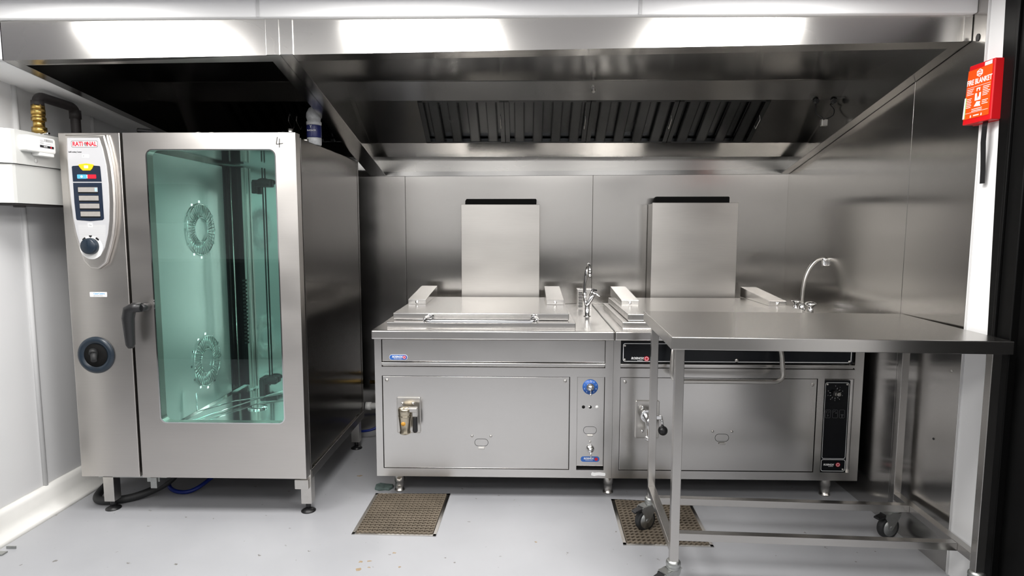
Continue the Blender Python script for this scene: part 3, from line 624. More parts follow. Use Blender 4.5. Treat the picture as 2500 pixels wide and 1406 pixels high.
# ================================================================== BOILING PANS
KY = -1.03
def screw(b, x, z, y=KY, r=.008): b.lathe([(r, 0), (r, .003), (r*.6, .0055), (.001, .006)], V(x, y, z), (0, -1, 0), 14)
def dshape(t, x, z, w_=.034):
    b = MB(); o_ = rrect(x-w_, x+w_, z-.018, z+.021, .0185); i_ = rrect(x-w_+.0022, x+w_-.0022, z-.0158, z+.0188, .0165)
    b.ring(o_, i_, V(0, KY+.003, 0), X, Z, .0005); part('viewing_hatch', b, 'groove', t)
    b = MB(); b.box(x-.015, x+.015, KY-.008, KY, z-.031, z-.022, .002); part('hatch_tab', b, 'satin', t)
def rosinox(t, x, z, s, white_on, red=True):
    text('lettering', 'ROSINOX', s, V(x, KY-.0105 if white_on == 'b' else KY-.003, z), X, Z, 'white', t, weight=.03, shear=.25, xs=1.0, align='CENTER')
def boiling_pan(kind, x0, x1, label):
    t = thing('boiling_pan', label, 'boiling pan', ((x0+x1)/2, -.53, 0), 'steel boiling pans along the back wall')
    second = kind == 2
    # carcass behind
    b = MB(); b.box(x0+.003, x1-.003, KY+.03, -.02, .125, .815); part('carcass', b, 'steel_side_shaded', t)  # dark steel here paints in deeper shade beneath the pan
    # front frame members
    xr0 = (.391 if not second else 1.590); xm = (.221, .256) if not second else (1.417, 1.449)
    lx = x0+.034
    b = MB()
    for r in ((x0, lx, .12, .812), (xr0, x1, .12, .812), (lx, xr0, .12, .161), (lx, xr0, .630, .674), (xm[0], xm[1], .161, .630)):
        b.box(r[0], r[1], KY, KY+.03, r[2], r[3])
    part('front_frame', b, 'steel', t)
    # worktop with rounded front edge
    b = MB(); b.box(x0-.006 if not second else x0+.001, x1 if not second else x1+.012, -1.07, -.012, .817, .862, .007, 3); wt = part('worktop', b, 'steel', t)
    if not second:
        b = MB(); b.box(.425, .4275, -1.04, -.06, .8618, .8624); part('joint_line', b, 'black', t)
    # upper fascia panel
    if not second:
        b = MB(); b.box(lx+.003, xr0-.002, KY+.004, KY+.025, .701, .808, .0015); up_ = part('upper_fascia', b, 'steel', t)
        b = MB(); b.prism(rrect(-.664, -.574, .7075, .7345, .0135), V(0, KY+.004, 0), X, Z, .001); bd = part('badge', b, 'white', up_, label='blue oval badge')
        b = MB(); b.prism(rrect(-.6625, -.5755, .709, .733, .012), V(0, KY+.003, 0), X, Z, .001); part('badge_face', b, 'badge_blue', up_)
        text('lettering', 'ROSINOX', .0135, V(-.624, KY+.0015, .7235), X, Z, 'white', up_, weight=.03, shear=.2, xs=.85)
        text('lettering', 'Grandes Cuisines', .0055, V(-.622, KY+.0015, .7145), X, Z, 'white', up_)
        b = MB(); b.prism([(-.5895+.0085*math.cos(k*.3927), .7215+.0085*math.sin(k*.3927)) for k in range(16)], V(0, KY+.002, 0), X, Z, .001); part('emblem', b, 'red', up_)
        b = MB(); b.ring([(-.5895+.006*math.cos(k*.3927), .7215+.006*math.sin(k*.3927)) for k in range(16)], [(-.5895+.0045*math.cos(k*.3927), .7215+.0045*math.sin(k*.3927)) for k in range(16)], V(0, KY+.001, 0), X, Z, .0006); part('emblem_ring', b, 'white', up_)
    else:
        b = MB(); b.box(lx+.003, xr0-.008, KY+.004, KY+.025, .701, .808, .0015); up_ = part('upper_fascia', b, 'black_gloss', t, label='glossy black upper fascia')
        b = MB(); b.ring(rrect(.476, 1.572, .7075, .797, .010), rrect(.4785, 1.5695, .710, .7945, .008), V(0, KY+.0035, 0), X, Z, .0008); part('outline', b, 'white', up_)
        b = MB()
        for x, z in ((.485, .786), (.485, .717), (1.563, .713), (1.563, .786)): screw(b, x, z, KY+.004, .006)
        screw(b, 1.024, .716, KY+.004, .0085); part('screws', b, 'satin', up_)
        text('lettering', 'ROSINOX', .0155, V(.546, KY+.0025, .7235), X, Z, 'white', up_, weight=.03, shear=.25, xs=.88)
        text('lettering', 'by Bonnet', .006, V(.559, KY+.0025, .7135), X, Z, 'white', up_)
        b = MB(); b.prism([(.5905+.0125*math.cos(k*.314), .722+.0125*math.sin(k*.314)) for k in range(20)], V(0, KY+.003, 0), X, Z, .001); part('emblem', b, 'red', up_)
        b = MB(); b.ring([(.5905+.009*math.cos(k*.314), .722+.009*math.sin(k*.314)) for k in range(20)], [(.5905+.007*math.cos(k*.314), .722+.007*math.sin(k*.314)) for k in range(20)], V(0, KY+.002, 0), X, Z, .0006); part('emblem_ring', b, 'white', up_)
    # drip ledge
    b = MB(); b.box(lx, xr0, KY-.006, KY+.02, .684, .697, .002); b.box(lx+.003, xr0-.003, KY+.012, KY+.03, .676, .684); part('drip_ledge', b, 'steel', t)
    # main front panel
    px0, px1 = lx+.002, xm[0]-.002
    b = MB(); b.box(px0+.001, px1-.001, KY+.003, KY+.028, .1635, .627, .0015); fp = part('front_panel', b, 'steel', t)
    b = MB(); b.box(px0-.002, px1+.002, KY+.02, KY+.03, .160, .631); part('panel_shadow_gap', b, 'black_matt', t)
    for sx_, sz_ in ((px0+.022, .607), (px1-.022, .609 if not second else .600)): b = MB(); screw(b, sx_, sz_, KY+.003); part('panel_screw', b, 'satin', fp)
    # hatch
    hx, hz = (-.2135, .294) if not second else (.967, .329)
    dshape(t, hx, hz); 
    for sx_ in (-.046, .047): b = MB(); screw(b, hx+sx_, hz+.034, KY+.003, .006); part('hatch_screw', b, 'satin', fp)
    # drain valve
    vx0, vx1, vz0, vz1 = (-.629, -.513, .343, .523) if not second else (.541, .657, .329, .515)
    b = MB(); b.prism(rrect(vx0, vx1, vz0, vz1, .006), V(0, KY+.003, 0), X, Z, .010, .003); vp = part('valve_plate', b, 'satin', t)
    yv = KY-.007
    for q in ((.028, .15), (.080, .15)) if not second else ((.035, .155), (.035, .035)): b = MB(); screw(b, vx0+q[0], vz0+q[1], yv, .007); part('plate_screw', b, 'chrome', vp)
    if not second:
        b = MB(); cx = -.578
        b.cyl(V(cx, yv, .45), V(cx, yv-.06, .45), .022)
        b.lathe([(.022, 0), (.027, .003), (.027, .010), (.024, .014), (.029, .06), (.032, .085), (.0325, .092), (.030, .094), (.033, .097), (.033, .122), (.030, .128), (.004, .131)], V(cx, yv-.055, .360))
        part('valve_body', b, 'nickel', vp, label='worn nickel valve body')
        b = MB(); b.cyl(V(cx-.002, yv-.086, .417), V(cx-.002, yv-.0835+.006, .417), .010); b.lathe([(.010, 0), (.010, .002), (.001, .0025)], V(cx-.004, yv-.084, .417), (0, -1, 0), 16); part('amber_dot', b, 'amber', vp)
        b = MB(); b.box(cx+.015, cx+.062, yv-.075, yv-.045, .470, .492, .004); b.box(cx+.038, cx+.062, yv-.073, yv-.047, .448, .475, .003); part('lever_clamp', b, 'satin', vp)
        b = MB(); b.tube([V(cx+.050, yv-.06, .452), V(cx+.050, yv-.06, .44), V(cx+.050, yv-.062, .41), V(cx+.050, yv-.062, .375), V(cx+.050, yv-.062, .370)], .011, 12, rs=[.008, .0115, .012, .0125, .009]); part('lever_grip', b, 'black', vp)
    else:
        b = MB()
        b.tube(spline([V(.585, yv, .455), V(.588, yv-.05, .452), V(.595, yv-.085, .43), V(.598, yv-.09, .365)], 6), .022, 18)
        b.lathe([(.024, 0), (.027, .004), (.027, .014), (.024, .018)], V(.598, yv-.09, .352)); b.lathe([(.030, 0), (.030, .02)], V(.588, yv-.03, .453), (0, -1, 0)); b.box(.60, .65, yv-.09, yv-.07, .448, .470, .004)
        part('valve_body', b, 'chrome', vp, label='bright chrome angled valve body')
        b = MB(); b.cyl(V(.648, yv-.08, .462), V(.655, yv-.085, .415), .006); part('lever', b, 'chrome', vp)
        b = MB(); b.ball(V(.656, yv-.085, .396), .023); part('ball_grip', b, 'black', vp)
    # control column
    if not second:
        b = MB(); b.box(.257, .3895, KY+.012, KY+.028, .178, .627, .0015); cp_ = part('control_panel', b, 'steel', t); yc = KY+.012
        b = MB(); b.box(.253, .394, KY+.027, KY+.032, .161, .631); part('control_gap', b, 'black_matt', t)
        b = MB(); b.lathe([(.038, 0), (.038, .0015), (.001, .002)], V(.321, yc, .578), (0, -1, 0), 36); part('dial_plate', b, 'badge_blue', cp_)
        b = MB(); b.lathe([(.020, 0), (.020, .012), (.016, .015), (.012, .030), (.001, .031)], V(.321, yc, .578), (0, -1, 0), 20); b.tube([V(.321, yc-.022, .572), V(.321, yc-.024, .55)], .003, 8); b.ball(V(.321, yc-.024, .545), .006); part('dial_knob', b, 'chrome', cp_)
        for k in range(9):
            a = math.radians(90-k*36); text('lettering', '087654321'[k], .008, V(.321+.030*math.cos(a), yc-.0022, .578+.030*math.sin(a)), X, Z, 'white', cp_)
        b = MB(); b.lathe([(.008, 0), (.008, .001), (.001, .0011)], V(.289, yc, .477), (0, -1, 0), 16); b.lathe([(.0075, 0), (.0075, .001), (.001, .0011)], V(.322, yc, .477), (0, -1, 0), 16); part('indicator_hole', b, 'black_matt', cp_)
        b = MB(); b.lathe([(.008, 0), (.007, .003), (.001, .004)], V(.355, yc, .477), (0, -1, 0), 16); b.ball(V(.318, yc-.001, .479), .004); part('indicator_lamp', b, 'white_plastic', cp_)
        x, z = .3225, .358
        b = MB(); b.ring(rrect(x-.033, x+.033, z-.018, z+.021, .0185), rrect(x-.031, x+.031, z-.016, z+.019, .0165), V(0, yc, 0), X, Z, .0005); part('viewing_hatch', b, 'groove', cp_)
        b = MB(); b.box(x-.014, x+.014, yc-.007, yc, z-.029, z-.021, .002); screw(b, .3235, .302, yc, .005); part('hatch_tab', b, 'satin', cp_)
        b = MB(); b.lathe([(.021, 0), (.019, .010), (.014, .022), (.010, .030), (.001, .032)], V(.3245, yc, .266), (0, -1, 0), 20); b.tube([V(.3245, yc-.028, .256), V(.327, yc-.030, .238), V(.325, yc-.028, .232)], .0032, 8); part('regulator_knob', b, 'chrome', cp_)
        b = MB(); b.prism(rrect(.279, .371, .199, .226, .012), V(0, yc, 0), X, Z, .001); part('badge', b, 'badge_blue', cp_)
        text('lettering', 'ROSINOX', .013, V(.318, yc-.0015, .2155), X, Z, 'white', cp_, weight=.03, shear=.2, xs=.85); text('lettering', 'Grandes Cuisines', .0052, V(.320, yc-.0015, .2065), X, Z, 'white', cp_)
        b = MB(); b.prism([(.355+.008*math.cos(k*.3927), .2125+.008*math.sin(k*.3927)) for k in range(16)], V(0, yc-.001, 0), X, Z, .001); part('emblem', b, 'red', cp_)
        b = MB(); b.prism([(.331, .134), (.345, .131), (.365, .134), (.398, .131), (.401, .139), (.399, .147), (.37, .150), (.345, .148), (.335, .151), (.330, .143)], V(0, KY, 0), X, Z, .0006); part('torn_sticker', b, 'white', t)
    else:
        b = MB(); b.box(1.449, 1.592, KY+.020, KY+.03, .150, .622); part('control_recess', b, 'steel', t)
        b = MB(); b.box(1.451, 1.5765, KY+.006, KY+.022, .160, .6195, .001); cp_ = part('control_panel', b, 'black_gloss', t, label='black control panel with white outlines'); yc = KY+.006
        b = MB(); b.ring(rrect(1.4565, 1.571, .229, .6105, .010), rrect(1.4585, 1.569, .231, .6085, .008), V(0, yc-.0005, 0), X, Z, .0006); b.ring(rrect(1.455, 1.5725, .166, .2255, .010), rrect(1.457, 1.5705, .168, .2235, .008), V(0, yc-.0005, 0), X, Z, .0006); part('outline', b, 'white', cp_)
        b = MB()
        for x, z in ((1.466, .601), (1.561, .601), (1.561, .176)): screw(b, x, z, yc, .005)
        part('screws', b, 'satin', cp_)
        b = MB()
        for k in range(9):
            a = math.radians(70-k*32); c = V(1.506, yc-.0005, .557); rd = V(math.cos(a), 0, math.sin(a)); u_ = V(-rd.z, 0, rd.x)
            b.slab([c+rd*.021-u_*.0007, c+rd*.021+u_*.0007, c+rd*.029+u_*.0007, c+rd*.029-u_*.0007], .0004)
        part('dial_scale', b, 'white', cp_)
        for k in range(9):
            a = math.radians(90-k*36); text('lettering', '012345678'[k], .006, V(1.506+.036*math.cos(a), yc-.0006, .557+.036*math.sin(a)), X, Z, 'white', cp_)
        b = MB(); b.lathe([(.016, 0), (.015, .018), (.001, .019)], V(1.504, yc, .557), (0, -1, 0), 20); part('dial_knob', b, 'black', cp_)
        b = MB(); b.lathe([(.009, 0), (.009, .004), (.006, .005), (.001, .003)], V(1.514, yc-.019, .556), (0, -1, 0), 18); b.prism([(0, .009), (-.005, .006), (-.006, 0), (-.005, -.006), (0, -.009)], V(1.502, yc-.019, .557), X, Z, .001); part('knob_cap', b, 'satin', cp_)
        b = MB()
        for xa in (1.4625, 1.4975, 1.5305):
            b.ring(rrect(xa, xa+.026, .434, .475, .005), rrect(xa+.0012, xa+.0248, .4352, .4738, .004), V(0, yc-.0005, 0), X, Z, .0005)
        b.prism([(1.476, .455), (1.472, .445), (1.476, .446), (1.474, .437), (1.480, .448), (1.476, .447)], V(0, yc-.0005, 0), X, Z, .0005)
        b.prism([(1.5425, .436), (1.5455, .436), (1.5455, .449), (1.551, .449), (1.551, .452), (1.537, .452), (1.537, .449), (1.5425, .449)], V(0, yc-.0005, 0), X, Z, .0005)
        b.prism([(1.515+.003*math.cos(k), .459+.003*math.sin(k)) for k in (0, 1, 2, 3, 4, 5)], V(0, yc-.0005, 0), X, Z, .0005)
        b.ring([(1.475+.008*math.cos(k*.5236), .464+.006*math.sin(k*.5236)) for k in range(12)], [(1.475+.0068*math.cos(k*.5236), .464+.005*math.sin(k*.5236)) for k in range(12)], V(0, yc-.0005, 0), X, Z, .0005)
        b.tube([V(1.502+.009*(1-math.cos(a))-.0, yc-.001, .460+.009*math.sin(a)) for a in [.2+k*.25 for k in range(8)]], .0008, 4)
        part('symbols', b, 'grey_rubber', cp_)
        text('lettering', 'ROSINOX', .0125, V(1.492, yc-.0006, .1985), X, Z, 'white', cp_, weight=.03, shear=.25, xs=.9); text('lettering', 'by Bonnet', .0055, V(1.503, yc-.0006, .1905), X, Z, 'white', cp_)
        b = MB(); b.prism([(1.5375+.011*math.cos(k*.314), .199+.011*math.sin(k*.314)) for k in range(20)], V(0, yc, 0), X, Z, .001); part('emblem', b, 'red', cp_)
        b = MB(); b.ring([(1.5375+.008*math.cos(k*.314), .199+.008*math.sin(k*.314)) for k in range(20)], [(1.5375+.006*math.cos(k*.314), .199+.006*math.sin(k*.314)) for k in range(20)], V(0, yc-.001, 0), X, Z, .0006); part('emblem_ring', b, 'white', cp_)
    # feet
    for x, y in ((x0+.09 if not second else x0+.2, -.92), (x1-.0 if not second else x1-.10, -.92), (x0+.09, -.12), (x1-.1, -.12)):
        if second and x < 1 and y < -.5: continue
        b = MB(); b.lathe([(.027, .1195), (.026, .05), (.022, .048), (.022, .008), (.026, .006), (.026, 0)], V(x, y, 0)); part('foot', b, 'satin', t)
    # pan rim + lid
    rx0, rx1, ry0 = (-.676, .246, -1.018) if not second else (.478, 1.472, -.985)
    b = MB(); b.box(rx0, rx1, ry0, -.215, .8615, .894, .003); part('pan_rim', b, 'steel', t)
    lx0, lx1, ly0 = (-.657, .217, -.955) if not second else (.508, 1.446, -.955)
    b = MB(); b.box(lx0, lx1, ly0, -.235, .8965, .930, .003); lid = part('lid', b, 'steel', t)
    b = MB(); b.box(lx0+.012, lx1-.012, ly0+.012, -.24, .893, .8975); part('lid_gasket', b, 'rubber', lid)
    b = MB()
    if not second:
        b.tube(fillet([V(-.468, ly0, .913), V(-.490, ly0-.07, .913), V(-.475, ly0-.105, .905), V(.045, ly0-.105, .906), V(.062, ly0-.07, .914), V(.042, ly0, .914)], .028, 8), .0105, 16)
        for x in (-.468, .042): b.cyl(V(x, ly0+.001, .913), V(x, ly0-.006, .913), .016)
    else:
        b.tube(fillet([V(.80, ly0, .913), V(.70, ly0-.14, .80), V(.69, ly0-.165, .635), V(1.215, ly0-.165, .635), V(1.205, ly0-.14, .80), V(1.14, ly0, .913)], .05, 8), .011, 16)
    part('lid_handle', b, 'satin' if second else 'chrome', lid)
    ax = ((-.649, -.551), (.119, .214)) if not second else ((.531, .625), (1.335, 1.430))
    for xa, xb in ax:
        yf = -.605
        b = MB(); b.hexa([V(xa, yf, .9305), V(xb, yf, .9305), V(xb, -.16, .9305), V(xa, -.16, .9305), V(xa, yf, .957), V(xb, yf, .957), V(xb, -.16, .991), V(xa, -.16, .991)], .0015)
        arm = part('hinge_arm', b, 'steel', t)
        b = MB(); xc = (xa+xb)/2; b.lathe([(.009, 0), (.0095, .002), (.007, .005), (.001, .006)], V(xc, yf, .943), (0, -1, 0), 16); part('hinge_screw', b, 'chrome', arm)
    # flue
    fx0, fx1, fz, fy = (-.397, .088, 1.496, -.17) if not second else (.778, 1.300, 1.508, -.17)
    b = MB(); b.box(fx0, fx1, fy, fy+.012, .862, fz, .0015); b.box(fx0+.004, fx1-.004, fy+.012, -.015, .862, fz-.006, .001); fl = part('flue', b, 'steel_flue', t)
    cxa, cxb, cz = (-.378, .068, 1.533) if not second else (.803, 1.262, 1.548)
    b = MB(); b.prism([(cxa, fz-.02), (cxb, fz-.02), (cxb+.001, cz-.006), (cxb-.004, cz), (cxa+.01, cz-.001), (cxa+.002, cz-.012)], V(0, -.065, 0), X, Z, .05); part('flue_outlet', b, 'black_matt', fl)
    return t
k1 = boiling_pan(1, -.7355, .4295, 'steel boiling pan with steel upper fascia and blue badges, beside oven')
k2 = boiling_pan(2, .4305, 1.632, 'steel boiling pan with black fascia and black control panel, behind table')
# louvred vent box behind the first tap
b = MB(); b.box(.318, .408, -.25, -.17, .862, .982, .002)
vb = part('vent_housing', b, 'steel', k1)
b = MB()
for k in range(10): b.box(.326, .352, -.2515, -.2495, .872+k*.0095, .8765+k*.0095)
b.box(.335, .36, -.22, -.208, .982, .9827); part('vent_slots', b, 'black_matt', vb)
# taps
def tap_lever():
    t = thing('mixer_tap', 'chrome swan neck mixer tap with lever between the two pans', 'tap', (.346, -.575, .862))
    x, y, z = .346, -.575, .862
    b = MB(); b.lathe([(.020, 0), (.020, .003), (.013, .005), (.013, .06), (.012, .075)], V(x, y, z)); b.tube([V(x, y, z+.06), V(x+.004, y, z+.075), V(x+.022, y, z+.105), V(x+.033, y, z+.125)], .0125, 16, rs=[.0125, .014, .0135, .0125]); b.cyl(V(x-.004, y, z+.05), V(x-.014, y, z+.10), .008)
    part('body', b, 'chrome', t)
    b = MB(); b.tube([V(x-.014, y, z+.085), V(x-.016, y, z+.13), V(x-.016, y, z+.165), V(x-.010, y, z+.225), V(x-.006, y, z+.255), V(x-.002, y-.012, z+.280), V(x+.001, y-.035, z+.292), V(x+.003, y-.06, z+.286), V(x+.004, y-.072, z+.268), V(x+.004, y-.075, z+.245)], .009, 16)
    b.cyl(V(x+.004, y-.075, z+.248), V(x+.004, y-.075, z+.225), .011, .010); b.cyl(V(x-.0155, y, z+.118), V(x-.0155, y, z+.135), .0115)
    part('spout', b, 'chrome', t)
    b = MB(); b.cyl(V(x+.033, y, z+.125), V(x+.040, y, z+.137), .0135); b.tube([V(x+.036, y-.004, z+.134), V(x+.050, y-.01, z+.126), V(x+.068, y-.014, z+.114)], .006, 10, rs=[.006, .006, .008]); b.cyl(V(x+.020, y+.03, z+.11), V(x+.034, y+.03, z+.148), .009); part('lever', b, 'chrome', t)
    b = MB(); b.tube([V(x+.034, y+.03, z+.148), V(x+.056, y+.03, z+.142)], .005, 8); part('rear_lever', b, 'black', t)
def tap_wheel():
    x, y, z = 1.548, -.53, .862
    t = thing('swan_neck_tap', 'tall chrome swan neck tap with handwheels beside right wall', 'tap', (x, y, z))
    b = MB(); b.lathe([(.022, 0), (.022, .004), (.015, .008), (.015, .02), (.019, .035), (.017, .055), (.010, .075)], V(x, y, z)); b.cyl(V(x-.025, y+.02, z+.012), V(x+.035, y-.02, z+.012), .011)
    b.lathe([(.014, 0), (.016, .02), (.012, .045), (.008, .06)], V(x-.025, y+.02, z)); b.lathe([(.015, 0), (.018, .02), (.014, .042), (.012, .05)], V(x+.04, y-.02, z)); part('body', b, 'chrome', t)
    b = MB(); b.tube(spline([V(x, y, z+.06), V(x+.001, y, z+.11), V(x+.004, y, z+.16), V(x+.014, y, z+.215), V(x+.030, y, z+.26), V(x+.050, y, z+.293), V(x+.074, y, z+.315), V(x+.10, y-.002, z+.323), V(x+.118, y-.004, z+.318)], 6), .0105, 16)
    part('spout', b, 'satin', t)
    b = MB(); b.lathe([(.013, 0), (.014, .006), (.020, .036), (.020, .042)], V(x+.112, y-.005, z+.283)); part('nozzle', b, 'chrome', t)
    b = MB(); b.lathe([(.010, .05), (.015, .058), (.031, .070), (.031, .076), (.020, .083), (.004, .086)], V(x+.04, y-.02, z), seg=24); part('handwheel', b, 'chrome', t)
    b = MB(); b.lathe([(.006, .06), (.010, .072), (.024, .083), (.024, .086), (.004, .088)], V(x-.025, y+.02, z), seg=24); part('handwheel', b, 'chrome', t)
tap_lever(); tap_wheel()

# ================================================================== WORK TABLE
TR = -.046
tb = thing('work_table', 'stainless steel work table on castors standing before the right pan', 'table', (.508, -1.855, 0), rz=TR)
TW, TD, TZ = 1.127, .665, .978
b = MB(); b.box(0, TW, 0, TD, TZ-.045, TZ, .0025)
part('tabletop', b, 'steel_table', tb, local=True)
LG = .031
lx_ = (.020, TW-.020-LG); ly_ = (.022, .545)
ids = []
for x in lx_:
    for y in ly_:
        b = MB(); b.box(x, x+LG, y, y+LG, .145, TZ-.045, .0015); part('leg', b, 'steel_table', tb, local=True)
b = MB(); b.box(lx_[0]+LG, lx_[1], ly_[0]+.10, ly_[0]+.13, .176, .205, .0012); part('front_rail', b, 'steel_table', tb, local=True)
b = MB(); b.box(lx_[0]+LG, lx_[1], ly_[1]-.12, ly_[1]-.09, .176, .205, .0012); part('rear_rail', b, 'steel_table', tb, local=True)
for x in lx_:
    b = MB(); b.box(x, x+LG, ly_[0]+LG, ly_[1], .176, .205, .0012); part('side_rail', b, 'steel_table', tb, local=True)
def castor(cx, cy_, ang):
    """swivel castor, wheel trailing along ang"""
    R_ = .05; d = V(math.cos(ang), math.sin(ang), 0); s_ = V(-d.y, d.x, 0); wc = V(cx, cy_, R_)+d*.030
    b = MB(); b.lathe([(.020, .150), (.026, .142), (.027, .134), (.024, .128), (.026, .124), (.026, .118)], V(cx, cy_, 0))
    for sg in (-1, 1):
        o_ = V(cx, cy_, 0)+s_*sg*.019
        b.prism([(-.024, .118), (-.020, .100), (.010, .055), (.022, .040), (.036, .038), (.042, .048), (.046, .075), (.062, .098), (.060, .112), (.03, .120)], o_-s_*.0015*sg, d, Z, .003)
    b.hexa([*( V(cx, cy_, 0)+d*a+s_*c+Z*z for a, c, z in ((-.024, -.0205, .116), (.055, -.0205, .112), (.055, .0205, .112), (-.024, .0205, .116))), *(V(cx, cy_, 0)+d*a+s_*c+Z*z for a, c, z in ((-.024, -.0205, .121), (.055, -.0205, .117), (.055, .0205, .117), (-.024, .0205, .121)))])
    f = part('castor', b, 'zinc', tb, local=True)
    b = MB(); b.lathe([(R_-.012, -.014), (R_-.003, -.014), (R_, -.009), (R_, .009), (R_-.003, .014), (R_-.012, .014)], wc, s_, 36); part('tyre', b, 'rubber', f, local=True)
    b = MB(); b.lathe([(.008, -.021), (.012, -.0155), (R_-.013, -.0150), (R_-.013, .0150), (.012, .0155), (.008, .021)], wc, s_, 28); part('wheel_hub', b, 'zinc', f, local=True)
    b = MB(); b.hexa([*(V(cx, cy_, 0)+d*a+s_*c+Z*z for a, c, z in ((.055, -.016, .100), (.098, -.014, .094), (.098, .014, .094), (.055, .016, .100))), *(V(cx, cy_, 0)+d*a+s_*c+Z*z for a, c, z in ((.055, -.016, .112), (.098, -.014, .102), (.098, .014, .102), (.055, .016, .112)))], .002); part('brake_pedal', b, 'black', f, local=True)
hl = LG/2
castor(lx_[0]+hl, ly_[1]+hl, math.radians(212)); castor(lx_[1]+hl, ly_[1]+hl, math.radians(200))
castor(lx_[0]+hl, ly_[0]+hl, math.radians(215)); castor(lx_[1]+hl, ly_[0]+hl, math.radians(250))

# ================================================================== FLOOR DRAINS
def drain(P, label):
    """P: four floor corners, back left, back right, front right, front left"""
    P = [Vector((*p, 0)) for p in P]; c = sum(P, V(0, 0, 0))/4
    t = thing('floor_drain', label, 'floor drain', (c.x, c.y, 0), 'gratings set in the floor')
    def at(u, v, z=0): a = P[0].lerp(P[1], u); d_ = P[3].lerp(P[2], u); q = a.lerp(d_, v); q.z = z; return q
    e = .035
    b = MB()
    for q in (((0, 0), (1, 0), (1, e), (0, e)), ((0, 1-e), (1, 1-e), (1, 1), (0, 1)), ((0, 0), (e, 0), (e, 1), (0, 1)), ((1-e, 0), (1, 0), (1, 1), (1-e, 1))):
        b.hexa([at(*k_, .0005) for k_ in q]+[at(*k_, .004) for k_ in q])
    part('frame', b, 'satin', t)
    b = MB(); q = ((e, e), (1-e, e), (1-e, 1-e), (e, 1-e)); b.hexa([at(*k_, .0004) for k_ in q]+[at(*k_, .0012) for k_ in q]); part('pit', b, 'pit', t)
    b = MB(); n1, n2 = 16, 16; f = e+.012; g = 1-2*f
    for i in range(n1+1):
        u = f+g*i/n1; w_ = .0035
        q = ((u-w_, f), (u+w_, f), (u+w_, 1-f), (u-w_, 1-f)); b.hexa([at(*k_, .0012) for k_ in q]+[at(*k_, .010) for k_ in q])
    for j in range(n2+1):
        v = f+g*j/n2; w_ = .012; pts = []; m_ = n1*4
        top = []
        for i in range(m_+1):
            u = f+g*i/m_; o_ = .008*math.sin(i*math.pi/2); top.append((u, v+o_))
        for i in range(m_):
            (u0, v0), (u1, v1) = top[i], top[i+1]
            q = ((u0, v0-w_), (u1, v1-w_), (u1, v1+w_), (u0, v0+w_)); b.hexa([at(*k_, .002) for k_ in q]+[at(*k_, .0085) for k_ in q])
    part('grating', b, 'tile', t)
    return t
drain([(-.758, -.972), (-.377, -.967), (-.389, -1.396), (-.764, -1.388)], 'dirty brown floor drain grating in front of the left boiling pan')
drain([(.434, -1.008), (.822, -1.041), (.808, -1.456), (.425, -1.449)], 'dirty brown floor drain grating under the work table left castor')
b = MB(); b.prism([(-.775, -.925), (-.75, -.94), (-.72, -.93), (-.70, -.935), (-.685, -.905), (-.69, -.875), (-.73, -.87), (-.76, -.86), (-.78, -.88)], V(0, 0, .0005), X, Yv, .012, .004)
tag(part('mortar_lump', b, 'rag'), 'small grey-green lump on floor beside the left pan foot', 'debris')

# ================================================================== GAS METER + PIPE
gx = -2.10
mt_ = thing('gas_meter', 'pale grey wall gas meter casing left of the oven', 'gas meter', (-2.19, -1.3, 1.45))
b = MB()
out_up = [(XL, -1.50), (-2.16, -1.50), (gx-.004, -1.455), (gx, -1.44), (gx, -1.02), (XL, -1.02)]
out_dn = [(XL, -1.49), (-2.165, -1.49), (gx-.012, -1.452), (gx-.008, -1.44), (gx-.008, -1.02), (XL, -1.02)]
b.prism(out_up, V(0, 0, 1.614), X, Yv, .140, .003); part('upper_casing', b, 'grey_enamel', mt_)
b = MB(); b.prism(out_dn, V(0, 0, 1.452), X, Yv, .160, .003); part('lower_casing', b, 'grey_enamel', mt_)
b = MB(); b.box(-2.26, -2.12, -1.44, -1.1, 1.444, 1.452, .002); b.cyl(V(-2.17, -1.36, 1.436), V(-2.17, -1.36, 1.446), .02, .024); part('base_fittings', b, 'dark_pipe', mt_)
b = MB()
b.prism(rrect(-1.425, -1.27, 1.668, 1.735, .012), V(gx, 0, 0), -Yv*-1, Z, .038, .006) ; b.box(gx, gx+.036, -1.36, -1.28, 1.655, 1.67, .003)
reg = part('index_housing', b, 'white_plastic', mt_)
fx = gx+.038
b = lines([(-1.362, -1.282, 1.676, 1.730)], V(fx, 0, 0), Yv, Z, .0006); part('index_plate', b, 'white', reg)
b = lines([(-1.360, -1.284, 1.690, 1.700)], V(fx+.0006, 0, 0), Yv, Z, .0006); part('counter_window', b, 'black_gloss', reg)
b = lines([(-1.303+.0, -1.296, 1.691, 1.699)], V(fx+.0012, 0, 0), Yv, Z, .0004); part('red_digit', b, 'red', reg)
text('lettering', '01842', .008, V(fx+.0013, -1.33, 1.695), Yv, Z, 'white', reg)
b = MB(); xx = -1.335
while xx < -1.29: w_ = random.choice((.0012, .002, .003)); b.prism([(xx, 1.716), (xx+w_, 1.716), (xx+w_, 1.727), (xx, 1.727)], V(fx+.0006, 0, 0), Yv, Z, .0003); xx += w_+random.choice((.001, .0018))
for k in range(5): b.prism([(-1.358, 1.704+k*.004), (-1.34+.004*(k % 2), 1.704+k*.004), (-1.34+.004*(k % 2), 1.7052+k*.004), (-1.358, 1.7052+k*.004)], V(fx+.0006, 0, 0), Yv, Z, .0003)
b.prism([(-1.33, 1.706), (-1.295, 1.706), (-1.295, 1.707), (-1.33, 1.707)], V(fx+.0006, 0, 0), Yv, Z, .0003)
part('plate_print', b, 'grey_print', reg)
b = MB(); b.lathe([(.010, 0), (.009, .002), (.001, .003)], V(gx, -1.34, 1.635), (1, 0, 0), 14); part('rivet', b, 'grey_enamel', mt_)
